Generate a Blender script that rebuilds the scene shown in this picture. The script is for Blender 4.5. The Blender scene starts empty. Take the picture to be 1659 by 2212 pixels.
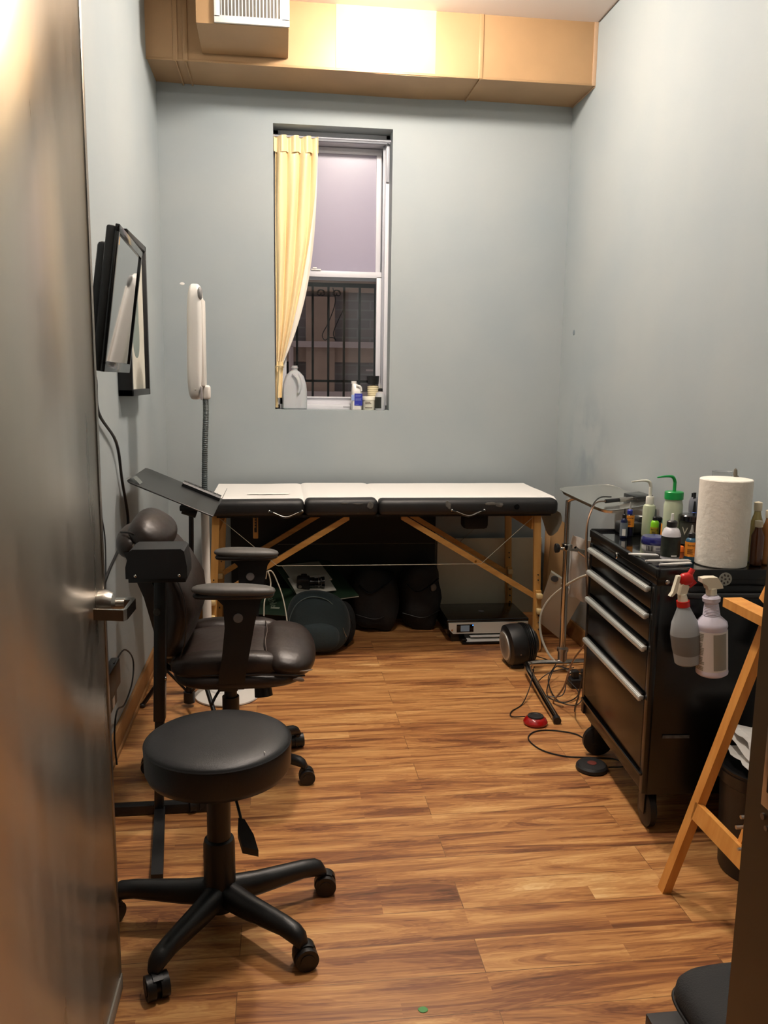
import bpy, bmesh, math, random
from mathutils import Vector, Matrix, noise
random.seed(7)
C = bpy.context.scene.collection
sc = bpy.context.scene
PI = math.pi
R = math.radians

# ------------------------------------------------------------------ camera, world, lights, exposure
F_PX, PITCH, ROLL, YAW = 1771.75, 0.15975, 0.013665, 0.12665
EYE = Vector((0, 0, 1.5))
fw = Vector((math.sin(YAW)*math.cos(PITCH), math.cos(YAW)*math.cos(PITCH), -math.sin(PITCH)))
r0 = Vector((math.cos(YAW), -math.sin(YAW), 0)); u0 = r0.cross(fw)
rt = r0*math.cos(ROLL) + u0*math.sin(ROLL); up = -r0*math.sin(ROLL) + u0*math.cos(ROLL)
cd = bpy.data.cameras.new('camera'); cam = bpy.data.objects.new('camera', cd); C.objects.link(cam)
cam.matrix_world = Matrix(((rt.x, up.x, -fw.x, EYE.x), (rt.y, up.y, -fw.y, EYE.y), (rt.z, up.z, -fw.z, EYE.z), (0, 0, 0, 1)))
cd.sensor_fit = 'HORIZONTAL'; cd.sensor_width = 36; cd.lens = F_PX/1659*36; cd.clip_start = .02
sc.camera = cam
sc.view_settings.view_transform = 'Standard'; sc.view_settings.look = 'None'
sc.view_settings.gamma = 1; sc.view_settings.exposure = 0.76; sc.view_settings.use_curve_mapping = False
w = bpy.data.worlds.new('night'); sc.world = w; w.use_nodes = True
w.node_tree.nodes['Background'].inputs[0].default_value = (.58, .54, .56, 1)
w.node_tree.nodes['Background'].inputs[1].default_value = 1.0
LAMP_A = ((.55, 3.84, 3.335), 7.6, (1, .885, .78), .10, .060)   # place, intensity, colour, radius, half height
LAMP_B = ((.42, 2.25, 3.37), 6.2, (1, .885, .78), .14, .028)

# ------------------------------------------------------------------ helpers
def lin(h):
    if isinstance(h, str):
        v = [int(h[i:i+2], 16)/255 for i in (0, 2, 4)]
    else: v = h
    return tuple(((c+.055)/1.055)**2.4 if c > .04045 else c/12.92 for c in v) + (1,)

def mat(name, col, rough=.5, metal=0, bump=0, bscale=80, var=0, vscale=6, **kw):
    m = bpy.data.materials.new(name); m.use_nodes = True
    nt = m.node_tree; b = nt.nodes['Principled BSDF']
    b.inputs['Base Color'].default_value = lin(col); b.inputs['Roughness'].default_value = rough; b.inputs['Metallic'].default_value = metal
    for k, v in kw.items():
        k = {'trans': 'Transmission Weight', 'ior': 'IOR', 'alpha': 'Alpha', 'sheen': 'Sheen Weight', 'coat': 'Coat Weight',
             'aniso': 'Anisotropic', 'spec': 'Specular IOR Level', 'em': 'Emission Strength', 'emc': 'Emission Color', 'sss': 'Subsurface Weight'}[k]
        b.inputs[k].default_value = lin(v) if k == 'Emission Color' else v
    if bump or var:
        tc = nt.nodes.new('ShaderNodeTexCoord')
    if bump:
        n = nt.nodes.new('ShaderNodeTexNoise'); n.inputs['Scale'].default_value = bscale; n.inputs['Detail'].default_value = 5
        bp = nt.nodes.new('ShaderNodeBump'); bp.inputs['Strength'].default_value = bump; bp.inputs['Distance'].default_value = .004
        nt.links.new(tc.outputs['Object'], n.inputs['Vector']); nt.links.new(n.outputs['Fac'], bp.inputs['Height']); nt.links.new(bp.outputs[0], b.inputs['Normal'])
    if var:
        n = nt.nodes.new('ShaderNodeTexNoise'); n.inputs['Scale'].default_value = vscale; n.inputs['Detail'].default_value = 4
        rp = nt.nodes.new('ShaderNodeValToRGB'); c = lin(col)
        rp.color_ramp.elements[0].position = .35; rp.color_ramp.elements[1].position = .65
        rp.color_ramp.elements[0].color = tuple(x*(1-var) for x in c[:3]) + (1,)
        rp.color_ramp.elements[1].color = tuple(min(1, x*(1+var)) for x in c[:3]) + (1,)
        nt.links.new(tc.outputs['Object'], n.inputs['Vector']); nt.links.new(n.outputs['Fac'], rp.inputs[0]); nt.links.new(rp.outputs[0], b.inputs['Base Color'])
    return m

WM = {}
def thing(name, label, cat, loc=(0, 0, 0), rz=0, group=None):
    o = bpy.data.objects.new(name, None); C.objects.link(o); o.empty_display_size = .05
    o.location = loc; o.rotation_euler = (0, 0, rz)
    o['label'] = label; o['category'] = cat
    if group: o['group'] = group
    WM[o] = Matrix.Translation(loc) @ Matrix.Rotation(rz, 4, 'Z')
    return o
def tag(o, label, cat, group=None, kind=None):
    o['label'] = label; o['category'] = cat
    if group: o['group'] = group
    if kind: o['kind'] = kind
    return o
def obj(name, bm, m, parent=None, local=False, smooth=True, angle=35, label=None, origin=None):
    """links bm as ONE mesh object; geometry is given in world metres unless local."""
    if isinstance(bm, list):
        b = bmesh.new()
        for f in bm: f(b)
        bm = b
    wm = WM.get(parent, Matrix())
    if parent and not local: bm.transform(wm.inverted())
    if parent is None:
        if origin is None:
            zs = [v.co for v in bm.verts]; origin = sum(zs, Vector())/len(zs); origin.z = min(v.z for v in zs)
        bm.transform(Matrix.Translation(-Vector(origin)))
    bmesh.ops.recalc_face_normals(bm, faces=bm.faces)
    me = bpy.data.meshes.new(name); bm.to_mesh(me); bm.free()
    ms = m if isinstance(m, (list, tuple)) else [m]
    for x in ms: me.materials.append(x)
    if smooth:
        for p in me.polygons: p.use_smooth = True
        me.set_sharp_from_angle(angle=R(angle))
    o = bpy.data.objects.new(name, me); C.objects.link(o)
    if parent: o.parent = parent; WM[o] = wm
    else: o.location = origin; WM[o] = Matrix.Translation(origin)
    if label: o['label'] = label
    return o
def struct(name, bm, m, **k):
    o = obj(name, bm, m, origin=(0, 0, 0), **k); o['kind'] = 'structure'; return o

# each shape function returns f(bm)
def box(x0, x1, y0, y1, z0, z1, bev=0, seg=2, M=None, mi=0):
    def f(bm):
        vs = [bm.verts.new(((x0, x1)[i & 1], (y0, y1)[i >> 1 & 1], (z0, z1)[i >> 2 & 1])) for i in range(8)]
        fs = [bm.faces.new([vs[i] for i in q]) for q in ((0, 2, 3, 1), (4, 5, 7, 6), (0, 1, 5, 4), (2, 6, 7, 3), (0, 4, 6, 2), (1, 3, 7, 5))]
        for q in fs: q.material_index = mi
        if bev:
            es = list({e for q in fs for e in q.edges})
            r = bmesh.ops.bevel(bm, geom=es, offset=bev, segments=seg, affect='EDGES', profile=.5)
            vs = list({v for q in r['faces'] for v in q.verts} | {v for v in vs if v.is_valid})
            for q in r['faces']: q.material_index = mi
        if M is not None: bmesh.ops.transform(bm, matrix=M, verts=[v for v in vs if v.is_valid])
    return f
def cbox(c, s, bev=0, rot=None, seg=2, mi=0):
    M = Matrix.Translation(c) @ (rot if rot is not None else Matrix())
    return box(-s[0]/2, s[0]/2, -s[1]/2, s[1]/2, -s[2]/2, s[2]/2, bev, seg, M, mi)
def E(rx=0, ry=0, rz=0):
    return Matrix.Rotation(R(rz), 4, 'Z') @ Matrix.Rotation(R(ry), 4, 'Y') @ Matrix.Rotation(R(rx), 4, 'X')
def rings(bm, loops, cap=True, closed=False, mi=0):
    L = [[bm.verts.new(p) for p in lp] for lp in loops]
    n = len(L[0]); k = len(L)
    for i in range(k if closed else k-1):
        a, b = L[i], L[(i+1) % k]
        for j in range(n):
            q = bm.faces.new((a[j], a[(j+1) % n], b[(j+1) % n], b[j])); q.material_index = mi
    if cap and not closed:
        for l in (L[0][::-1], L[-1]):
            q = bm.faces.new(l); q.material_index = mi
def frame_of(d):
    d = d.normalized(); a = Vector((0, 0, 1)) if abs(d.z) < .9 else Vector((1, 0, 0))
    u = d.cross(a).normalized(); return u, d.cross(u).normalized()
def cyl(p0, p1, ra, rb=None, n=20, mi=0):
    rb = ra if rb is None else rb
    def f(bm):
        a, b = Vector(p0), Vector(p1); u, v = frame_of(b-a)
        rings(bm, [[c+u*math.cos(t*2*PI/n)*r+v*math.sin(t*2*PI/n)*r for t in range(n)] for c, r in ((a, ra), (b, rb))], mi=mi)
    return f
def spline(pts, k=8):
    P = [Vector(p) for p in pts]; P = [P[0]*2-P[1]] + P + [P[-1]*2-P[-2]]; out = []
    for i in range(1, len(P)-2):
        a, b, c, d = P[i-1:i+3]
        for s in range(k):
            t = s/k
            out.append(.5*((2*b)+(c-a)*t+(2*a-5*b+4*c-d)*t*t+(3*b-a-3*c+d)*t**3))
    out.append(P[-2]); return out
def tube(pts, r, n=8, k=8, smooth=True, mi=0, squash=1):
    def f(bm):
        P = spline(pts, k) if smooth else [Vector(p) for p in pts]
        rr = r if callable(r) else (lambda t: r)
        d0 = (P[1]-P[0]).normalized(); u, v = frame_of(d0); L = []
        for i, p in enumerate(P):
            d = (P[min(i+1, len(P)-1)]-P[max(i-1, 0)])
            d = d.normalized() if d.length > 1e-9 else d0
            u = (u-d*u.dot(d)); u = u.normalized() if u.length > 1e-6 else frame_of(d)[0]; v = d.cross(u)
            q = rr(i/(len(P)-1))
            L.append([p+u*math.cos(t*2*PI/n)*q+v*math.sin(t*2*PI/n)*q*squash for t in range(n)])
        rings(bm, L, mi=mi)
    return f
def lathe(prof, c=(0, 0, 0), n=28, rot=None, mi=0, sx=1, sy=1):
    def f(bm):
        M = Matrix.Translation(c) @ (rot if rot is not None else Matrix())
        rings(bm, [[M @ Vector((r*math.cos(t*2*PI/n)*sx, r*math.sin(t*2*PI/n)*sy, z)) for t in range(n)] for r, z in prof], mi=mi)
    return f
def prism(pts, axis, a, b, M=None, mi=0):
    """pts: 2-D outline in the other two axes (in x,y,z order)"""
    def f(bm):
        def p3(p, d):
            v = Vector({'x': (d, p[0], p[1]), 'y': (p[0], d, p[1]), 'z': (p[0], p[1], d)}[axis])
            return M @ v if M is not None else v
        rings(bm, [[p3(p, a) for p in pts], [p3(p, b) for p in pts]], mi=mi)
    return f
def sph(c, s, p=2.0, n=28, m=16, rot=None, wob=0, wf=6, seed=0, mi=0, pz=None):
    """superellipsoid: s = half sizes, p = roundness exponent (2 ellipsoid, higher = boxier)"""
    def sg(x, e): return math.copysign(abs(x)**e, x)
    e = 2/p; ez = 2/(pz or p)
    def f(bm):
        M = Matrix.Translation(c) @ (rot if rot is not None else Matrix()); L = []
        for i in range(m+1):
            la = -PI/2+PI*(i+.0)/m
            if i == 0: la = -PI/2+.03
            if i == m: la = PI/2-.03
            lp = []
            for j in range(n):
                lo = 2*PI*j/n
                v = Vector((s[0]*sg(math.cos(la), ez)*sg(math.cos(lo), e), s[1]*sg(math.cos(la), ez)*sg(math.sin(lo), e), s[2]*sg(math.sin(la), ez)))
                if wob: v = v*(1+wob*noise.noise(v*wf+Vector((seed, seed*2, 0)))) 
                lp.append(M @ v)
            L.append(lp)
        rings(bm, L, mi=mi)
    return f
def grid(fn, nu, nv, th=0, mi=0):
    """sheet fn(u,v)->Vector; th thickness along the local normal"""
    def f(bm):
        P = [[Vector(fn(i/nu, j/nv)) for j in range(nv+1)] for i in range(nu+1)]
        def N(i, j):
            a = P[min(i+1, nu)][j]-P[max(i-1, 0)][j]; b = P[i][min(j+1, nv)]-P[i][max(j-1, 0)]
            n = a.cross(b); return n.normalized() if n.length > 1e-12 else Vector((0, 0, 1))
        T = [[bm.verts.new(P[i][j]+N(i, j)*th/2) for j in range(nv+1)] for i in range(nu+1)]
        for i in range(nu):
            for j in range(nv): bm.faces.new((T[i][j], T[i+1][j], T[i+1][j+1], T[i][j+1])).material_index = mi
        if th:
            B = [[bm.verts.new(P[i][j]-N(i, j)*th/2) for j in range(nv+1)] for i in range(nu+1)]
            for i in range(nu):
                for j in range(nv): bm.faces.new((B[i][j+1], B[i+1][j+1], B[i+1][j], B[i][j])).material_index = mi
            ed = [(i, 0) for i in range(nu)] + [(nu, j) for j in range(nv)] + [(i, nv) for i in range(nu, 0, -1)] + [(0, j) for j in range(nv, 0, -1)]
            for k in range(len(ed)):
                a, b = ed[k], ed[(k+1) % len(ed)]
                bm.faces.new((T[a[0]][a[1]], B[a[0]][a[1]], B[b[0]][b[1]], T[b[0]][b[1]])).material_index = mi
    return f
def arcband(c, r, z0, z1, a0, a1, th=.0006, n=14, rot=None):
    """a label wrapped round a bottle, angles in degrees"""
    def fn(u, v):
        a = R(a0+(a1-a0)*u); p = Vector((c[0]+r*math.cos(a), c[1]+r*math.sin(a), z0+(z1-z0)*v)); return p
    return grid(fn, n, 1, th)
def text(name, s, size, M, m, parent, ext=.0003, align='CENTER', bend=None):
    cu = bpy.data.curves.new(name, 'FONT'); cu.body = s; cu.size = size; cu.extrude = ext; cu.align_x = align; cu.align_y = 'CENTER'
    cu.resolution_u = 3
    t = bpy.data.objects.new(name, cu); C.objects.link(t)
    dg = bpy.context.evaluated_depsgraph_get(); me = bpy.data.meshes.new_from_object(t.evaluated_get(dg))
    bpy.data.objects.remove(t)
    bm = bmesh.new(); bm.from_mesh(me); bpy.data.meshes.remove(me)
    if bend:   # bend round a vertical cylinder of radius bend, text faces the direction of M
        for v in bm.verts:
            a = v.co.x/bend; rr = bend+v.co.z; v.co = Vector((rr*math.sin(a), v.co.y, rr*math.cos(a)-bend))
    bm.transform(M)
    return obj(name, bm, m, parent, smooth=False)
def face_M(p, yaw=0, tilt=0, spin=0):
    """matrix for flat lettering at p; at yaw 0 it faces -Y; tilt leans it back"""
    return Matrix.Translation(p) @ Matrix.Rotation(R(yaw), 4, 'Z') @ Matrix.Rotation(R(90-tilt), 4, 'X') @ Matrix.Rotation(R(spin), 4, 'Z')

# ------------------------------------------------------------------ materials
def wall_mat():
    m = mat('wall_paint', (.615, .65, .66), .62, bump=.06, bscale=300, spec=.3)
    nt = m.node_tree; b = nt.nodes['Principled BSDF']
    tc = nt.nodes.new('ShaderNodeTexCoord'); n = nt.nodes.new('ShaderNodeTexNoise'); n.inputs['Scale'].default_value = 1.7; n.inputs['Detail'].default_value = 5
    rp = nt.nodes.new('ShaderNodeValToRGB'); rp.color_ramp.elements[0].position = .3; rp.color_ramp.elements[1].position = .62
    rp.color_ramp.elements[0].color = lin((.592, .630, .642)); rp.color_ramp.elements[1].color = lin((.622, .652, .655))
    # scuffed patch low on the right wall
    d = nt.nodes.new('ShaderNodeVectorMath'); d.operation = 'DISTANCE'; d.inputs[1].default_value = (1.72, 4.45, 1.12)
    mr = nt.nodes.new('ShaderNodeMapRange'); mr.inputs[1].default_value = .42; mr.inputs[2].default_value = .05; mr.inputs[3].default_value = 0; mr.inputs[4].default_value = 1
    n2 = nt.nodes.new('ShaderNodeTexNoise'); n2.inputs['Scale'].default_value = 5; n2.inputs['Detail'].default_value = 3
    r2 = nt.nodes.new('ShaderNodeMapRange'); r2.inputs[1].default_value = .42; r2.inputs[2].default_value = .62; r2.inputs[4].default_value = .5
    mu = nt.nodes.new('ShaderNodeMath'); mu.operation = 'MULTIPLY'
    mx = nt.nodes.new('ShaderNodeMix'); mx.data_type = 'RGBA'; mx.inputs[7].default_value = lin((.42, .49, .53))
    L = nt.links.new
    L(tc.outputs['Object'], n.inputs['Vector']); L(tc.outputs['Object'], n2.inputs['Vector']); L(tc.outputs['Object'], d.inputs[0])
    L(d.outputs['Value'], mr.inputs[0]); L(n2.outputs['Fac'], r2.inputs[0]); L(mr.outputs[0], mu.inputs[0]); L(r2.outputs[0], mu.inputs[1])
    L(n.outputs['Fac'], rp.inputs[0]); L(rp.outputs[0], mx.inputs[6]); L(mu.outputs[0], mx.inputs[0]); L(mx.outputs[2], b.inputs['Base Color'])
    return m
def floor_mat():
    m = mat('laminate_floor', (.6, .35, .15), .36, spec=.45)
    nt = m.node_tree; b = nt.nodes['Principled BSDF']; L = nt.links.new; N = nt.nodes.new
    tc = N('ShaderNodeTexCoord'); mp = N('ShaderNodeMapping'); mp.inputs['Location'].default_value = (-1.145+12.6, -1.843+.1297*40, 0)
    br = N('ShaderNodeTexBrick'); br.offset = .5; br.offset_frequency = 2; br.squash = 1
    br.inputs['Scale'].default_value = 1; br.inputs['Brick Width'].default_value = 1.26; br.inputs['Row Height'].default_value = .1297
    br.inputs['Mortar Size'].default_value = .0012; br.inputs['Mortar Smooth'].default_value = .3; br.inputs['Bias'].default_value = 0
    br.inputs['Color1'].default_value = (0, 0, 0, 1); br.inputs['Color2'].default_value = (1, 1, 1, 1); br.inputs['Mortar'].default_value = (.5, .5, .5, 1)
    L(tc.outputs['Object'], mp.inputs[0]); L(mp.outputs[0], br.inputs[0])
    # narrow strips printed inside each board
    b2 = N('ShaderNodeTexBrick'); b2.offset = .37; b2.offset_frequency = 2
    b2.inputs['Scale'].default_value = 1; b2.inputs['Brick Width'].default_value = .63; b2.inputs['Row Height'].default_value = .1297/2
    b2.inputs['Mortar Size'].default_value = 0; b2.inputs['Color1'].default_value = (0, 0, 0, 1); b2.inputs['Color2'].default_value = (1, 1, 1, 1)
    L(mp.outputs[0], b2.inputs[0])
    sx = N('ShaderNodeSeparateXYZ'); L(tc.outputs['Object'], sx.inputs[0])
    def math_(op, a, bb):
        q = N('ShaderNodeMath'); q.operation = op
        for i, x in enumerate((a, bb)):
            if isinstance(x, (int, float)): q.inputs[i].default_value = x
            else: L(x, q.inputs[i])
        return q.outputs[0]
    rnd = math_('ADD', math_('MULTIPLY', br.outputs['Color'], 17.3), math_('MULTIPLY', b2.outputs['Color'], .35))
    cb = N('ShaderNodeCombineXYZ'); L(math_('MULTIPLY', sx.outputs[0], 1.15), cb.inputs[0]); L(math_('MULTIPLY', sx.outputs[1], 11), cb.inputs[1]); L(rnd, cb.inputs[2])
    n1 = N('ShaderNodeTexNoise'); n1.inputs['Scale'].default_value = 1; n1.inputs['Detail'].default_value = 5; n1.inputs['Roughness'].default_value = .6; n1.inputs['Distortion'].default_value = 1.6
    L(cb.outputs[0], n1.inputs[0])
    cb2 = N('ShaderNodeCombineXYZ'); L(math_('MULTIPLY', sx.outputs[0], 5), cb2.inputs[0]); L(math_('MULTIPLY', sx.outputs[1], 130), cb2.inputs[1]); L(rnd, cb2.inputs[2])
    n2 = N('ShaderNodeTexNoise'); n2.inputs['Scale'].default_value = 1; n2.inputs['Detail'].default_value = 3
    L(cb2.outputs[0], n2.inputs[0])
    v = math_('ADD', math_('MULTIPLY', math_('SUBTRACT', n1.outputs['Fac'], .02), 1.05), math_('MULTIPLY', math_('SUBTRACT', n2.outputs['Fac'], .5), .28))
    v = math_('ADD', v, math_('MULTIPLY', math_('SINE', math_('MULTIPLY', n1.outputs['Fac'], 95), 0), .035))
    v = math_('ADD', v, math_('MULTIPLY', math_('SUBTRACT', b2.outputs['Color'], .5), .05))
    v = math_('ADD', v, math_('MULTIPLY', math_('SUBTRACT', br.outputs['Color'], .5), .09))
    rp = N('ShaderNodeValToRGB'); cr = rp.color_ramp
    cr.elements[0].position = .22; cr.elements[0].color = lin('5a3820'); cr.elements[1].position = .82; cr.elements[1].color = lin('eac68c')
    for p, c in ((.36, '875433'), (.46, 'aa7343'), (.56, 'c28b54'), (.68, 'd8a66a')):
        e = cr.elements.new(p); e.color = lin(c)
    L(v, rp.inputs[0])
    mx = N('ShaderNodeMix'); mx.data_type = 'RGBA'; mx.inputs[7].default_value = lin('3a2010')
    L(math_('MULTIPLY', br.outputs['Fac'], .6), mx.inputs[0]); L(rp.outputs[0], mx.inputs[6]); L(mx.outputs[2], b.inputs['Base Color'])
    bp = N('ShaderNodeBump'); bp.inputs['Strength'].default_value = .12; bp.inputs['Distance'].default_value = .002
    L(math_('SUBTRACT', n2.outputs['Fac'], br.outputs['Fac']), bp.inputs['Height']); L(bp.outputs[0], b.inputs['Normal'])
    return m
def steel_mat():
    m = mat('brushed_steel', (.72, .69, .64), .30, 1, aniso=.6)
    nt = m.node_tree; b = nt.nodes['Principled BSDF']; L = nt.links.new; N = nt.nodes.new
    tc = N('ShaderNodeTexCoord'); mp = N('ShaderNodeMapping'); mp.inputs['Scale'].default_value = (1, 260, 1.2); n = N('ShaderNodeTexNoise'); n.inputs['Scale'].default_value = 1; n.inputs['Detail'].default_value = 3
    L(tc.outputs['Object'], mp.inputs[0]); L(mp.outputs[0], n.inputs[0])
    bp = N('ShaderNodeBump'); bp.inputs['Strength'].default_value = .03; bp.inputs['Distance'].default_value = .001
    L(n.outputs['Fac'], bp.inputs['Height']); L(bp.outputs[0], b.inputs['Normal'])
    m2 = N('ShaderNodeMapping'); m2.inputs['Scale'].default_value = (1, 14, 1.1); n3 = N('ShaderNodeTexNoise'); n3.inputs['Scale'].default_value = 1; n3.inputs['Detail'].default_value = 4
    mr = N('ShaderNodeMapRange'); mr.inputs[1].default_value = .3; mr.inputs[2].default_value = .7; mr.inputs[3].default_value = .27; mr.inputs[4].default_value = .34
    L(tc.outputs['Object'], m2.inputs[0]); L(m2.outputs[0], n3.inputs[0]); L(n3.outputs['Fac'], mr.inputs[0]); L(mr.outputs[0], b.inputs['Roughness'])
    return m
def wood_mat(name, c1, c2, axis=2, rough=.5):
    m = mat(name, c1, rough); nt = m.node_tree; b = nt.nodes['Principled BSDF']; L = nt.links.new; N = nt.nodes.new
    tc = N('ShaderNodeTexCoord'); mp = N('ShaderNodeMapping'); s = [40, 40, 40]; s[axis] = 3; mp.inputs['Scale'].default_value = s
    n = N('ShaderNodeTexNoise'); n.inputs['Scale'].default_value = 1; n.inputs['Detail'].default_value = 4
    rp = N('ShaderNodeValToRGB'); rp.color_ramp.elements[0].position = .3; rp.color_ramp.elements[1].position = .7
    rp.color_ramp.elements[0].color = lin(c1); rp.color_ramp.elements[1].color = lin(c2)
    L(tc.outputs['Object'], mp.inputs[0]); L(mp.outputs[0], n.inputs[0]); L(n.outputs['Fac'], rp.inputs[0]); L(rp.outputs[0], b.inputs['Base Color'])
    return m
def brick_mat():
    m = mat('outer_brick', (.4, .28, .24), .9); nt = m.node_tree; b = nt.nodes['Principled BSDF']; L = nt.links.new; N = nt.nodes.new
    tc = N('ShaderNodeTexCoord'); mp = N('ShaderNodeMapping'); mp.inputs['Rotation'].default_value = (R(90), 0, 0)
    br = N('ShaderNodeTexBrick'); br.inputs['Scale'].default_value = 1; br.inputs['Brick Width'].default_value = .2; br.inputs['Row Height'].default_value = .07
    br.inputs['Mortar Size'].default_value = .006; br.inputs['Color1'].default_value = lin('6a6260'); br.inputs['Color2'].default_value = lin('776a65'); br.inputs['Mortar'].default_value = lin('7c7572')
    L(tc.outputs['Object'], mp.inputs[0]); L(mp.outputs[0], br.inputs[0]); L(br.outputs['Color'], b.inputs['Base Color'])
    return m
WALL = wall_mat(); FLOOR = floor_mat(); STEEL = steel_mat(); STEEL.node_tree.nodes['Principled BSDF'].inputs['Anisotropic Rotation'].default_value = .25; STEEL.node_tree.nodes['Principled BSDF'].inputs['Anisotropic'].default_value = .85; BRICK = brick_mat()
CEIL = mat('ceiling_paint', (.86, .82, .79), .8)
BASEB = wood_mat('baseboard_wood', '8a6238', '9c7040', 1, .45)
GOLD = mat('gold_duct_paint', (.66, .53, .38), .45, .2, bump=.15, bscale=12, var=.06, vscale=3)
GOLDGLARE = mat('duct_panel_glare', (.90, .82, .62), .35, .2)
WHITE = mat('white_plastic', (.86, .85, .83), .35); WHITEM = mat('white_enamel', (.88, .86, .83), .3)
VINYL = mat('window_vinyl', (.85, .85, .87), .35); VINYLD = mat('window_track_grey', (.62, .63, .66), .4)
BLACKP = mat('black_plastic', (.085, .085, .09), .42, bump=.08, bscale=400); BLACKM = mat('black_metal', (.07, .07, .072), .35)
BLACKG = mat('gloss_black', (.035, .035, .038), .18, spec=.5, coat=.3)
TBLACK = mat('toolbox_black', (.045, .043, .042), .26, bump=.03, bscale=200)
VINYLB = mat('black_vinyl', (.12, .12, .125), .42, bump=.12, bscale=350, spec=.4)
TABLEV = mat('table_vinyl', (.075, .073, .075), .5, bump=.15, bscale=200)
LEATHER = mat('brown_leather', (.17, .128, .108), .40, bump=.9, bscale=16, var=.12, vscale=5, spec=.5)
SEAM = mat('worn_seam', (.55, .50, .46), .5)
CHROME = mat('chrome', (.82, .8, .77), .13, 1); SATIN = mat('satin_metal', (.72, .70, .67), .28, 1)
ALU = mat('drawer_aluminium', (.80, .81, .79), .38, .55)
PAPER = mat('white_paper', (.90, .89, .87), .8); PAPER2 = mat('grey_paper', (.62, .61, .56), .8)
TOWEL = mat('paper_towel', (.93, .90, .85), .9, bump=.55, bscale=55)
WOODT = wood_mat('table_wood', 'b0813f', 'c99a58', 2, .45); WOODX = wood_mat('brace_wood', 'a8783c', 'c49450', 0, .45); WOODE = wood_mat('easel_wood', 'cf8a3c', 'e0a052', 2, .5)
CURT = mat('yellow_satin', (.95, .86, .66), .38, sheen=.3, bump=.1, bscale=60); LINING = mat('white_lining', (.92, .90, .86), .8)
GLASS = mat('window_glass', (.95, .97, .97), .02, trans=1.0, ior=1.45)
RIM = mat('grey_flex_metal', (.42, .45, .45), .35, .6)
BRASS = mat('brass', (.75, .6, .35), .3, 1)
CARD = mat('cardboard', (.68, .53, .35), .85, var=.05); BOARD = mat('cream_board', (.80, .77, .68), .8, var=.03)
TEAL = mat('dark_teal_fabric', (.075, .14, .155), .85, bump=.3, bscale=250, sheen=.1); BAGB = mat('black_fabric', (.055, .055, .06), .8, bump=.4, bscale=60)
GREENB = mat('dark_green_board', (.10, .19, .12), .5); CORD = mat('black_cord', (.05, .05, .05), .5); CORDW = mat('white_cord', (.72, .70, .64), .5); CORDB = mat('bronze_cord', (.50, .38, .28), .35, .3)
REDP = mat('red_gloss', (.62, .06, .05), .22, coat=.4); RED = mat('red_plastic', (.78, .12, .10), .35); ORANGE = mat('orange_plastic', (.95, .45, .12), .4)
MILKY = mat('milky_plastic', (.88, .89, .90), .4, trans=.45, ior=1.3, sss=.1); CLEARP = mat('clear_plastic', (.92, .93, .93), .2, trans=.85, ior=1.3)
FROST = mat('frosted_bottle', (.78, .80, .81), .5, trans=.35, ior=1.3); LIQ = mat('frosted_liquid', (.58, .58, .57), .35, trans=.35, ior=1.3)

# ------------------------------------------------------------------ the room
XL, XR, YB, ZC = -.668, 1.719, 4.97, 3.42
YD = 1.05                     # the door wall's room side
WX0, WX1, WZ0, WZ1 = -.03, .655, 1.316, 2.925
struct('floor', [box(-1.6, 1.95, -1.9, 5.4, -.06, 0)], FLOOR, smooth=False)
struct('ceiling', [box(XL-.1, XR+.1, YD-.2, YB+.1, ZC, ZC+.08)], CEIL, smooth=False)
struct('wall_left', [box(XL-.12, XL, YD-.14, YB+.35, 0, ZC)], WALL, smooth=False)
struct('wall_right', [box(XR, XR+.12, YD-.14, YB+.35, 0, ZC)], WALL, smooth=False)
struct('wall_back', [box(XL, WX0, YB, YB+.35, 0, ZC), box(WX1, XR, YB, YB+.35, 0, ZC), box(WX0, WX1, YB, YB+.35, 0, WZ0), box(WX0, WX1, YB, YB+.35, WZ1, ZC)], WALL, smooth=False)
struct('wall_front', [box(XL, -.46, YD-.14, YD, 0, ZC), box(.72, XR, YD-.14, YD, 0, ZC), box(-.46, .72, YD-.14, YD, 2.46, ZC)], WALL, smooth=False)
struct('wall_hallway', [box(-1.6, -1.5, -1.9, YD-.14, 0, 2.7), box(1.85, 1.95, -1.9, YD-.14, 0, 2.7), box(-1.6, 1.95, -2.0, -1.9, 0, 2.7),
    box(-1.6, XL-.12, YD-.24, YD-.14, 0, 2.7), box(XR+.12, 1.95, YD-.24, YD-.14, 0, 2.7)], WALL, smooth=False)
struct('ceiling_hallway', [box(-1.6, 1.95, -2.0, YD-.14, 2.7, 2.76)], CEIL, smooth=False)
def bb(p): return [p]
struct('baseboard_left', [box(XL, XL+.015, YD, YB, 0, .105, .003), box(XL, XL+.022, YD, YB, 0, .02, .003)], BASEB)
struct('baseboard_back', [box(XL+.015, XR-.015, YB-.015, YB, 0, .105, .003)], wood_mat('baseboard_wood_back', '8a6238', '9c7040', 0, .45))
struct('baseboard_right', [box(XR-.015, XR, YD, YB-.015, 0, .105, .003)], BASEB)
struct('trim_1', [lambda bm: [tube([(XR-.004, y, ZC-.003) for y in (YD+.1, 2, 3, 4.6)], .003, 5)(bm)]], mat('dusty_seam', (.35, .31, .28), .9))

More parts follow.
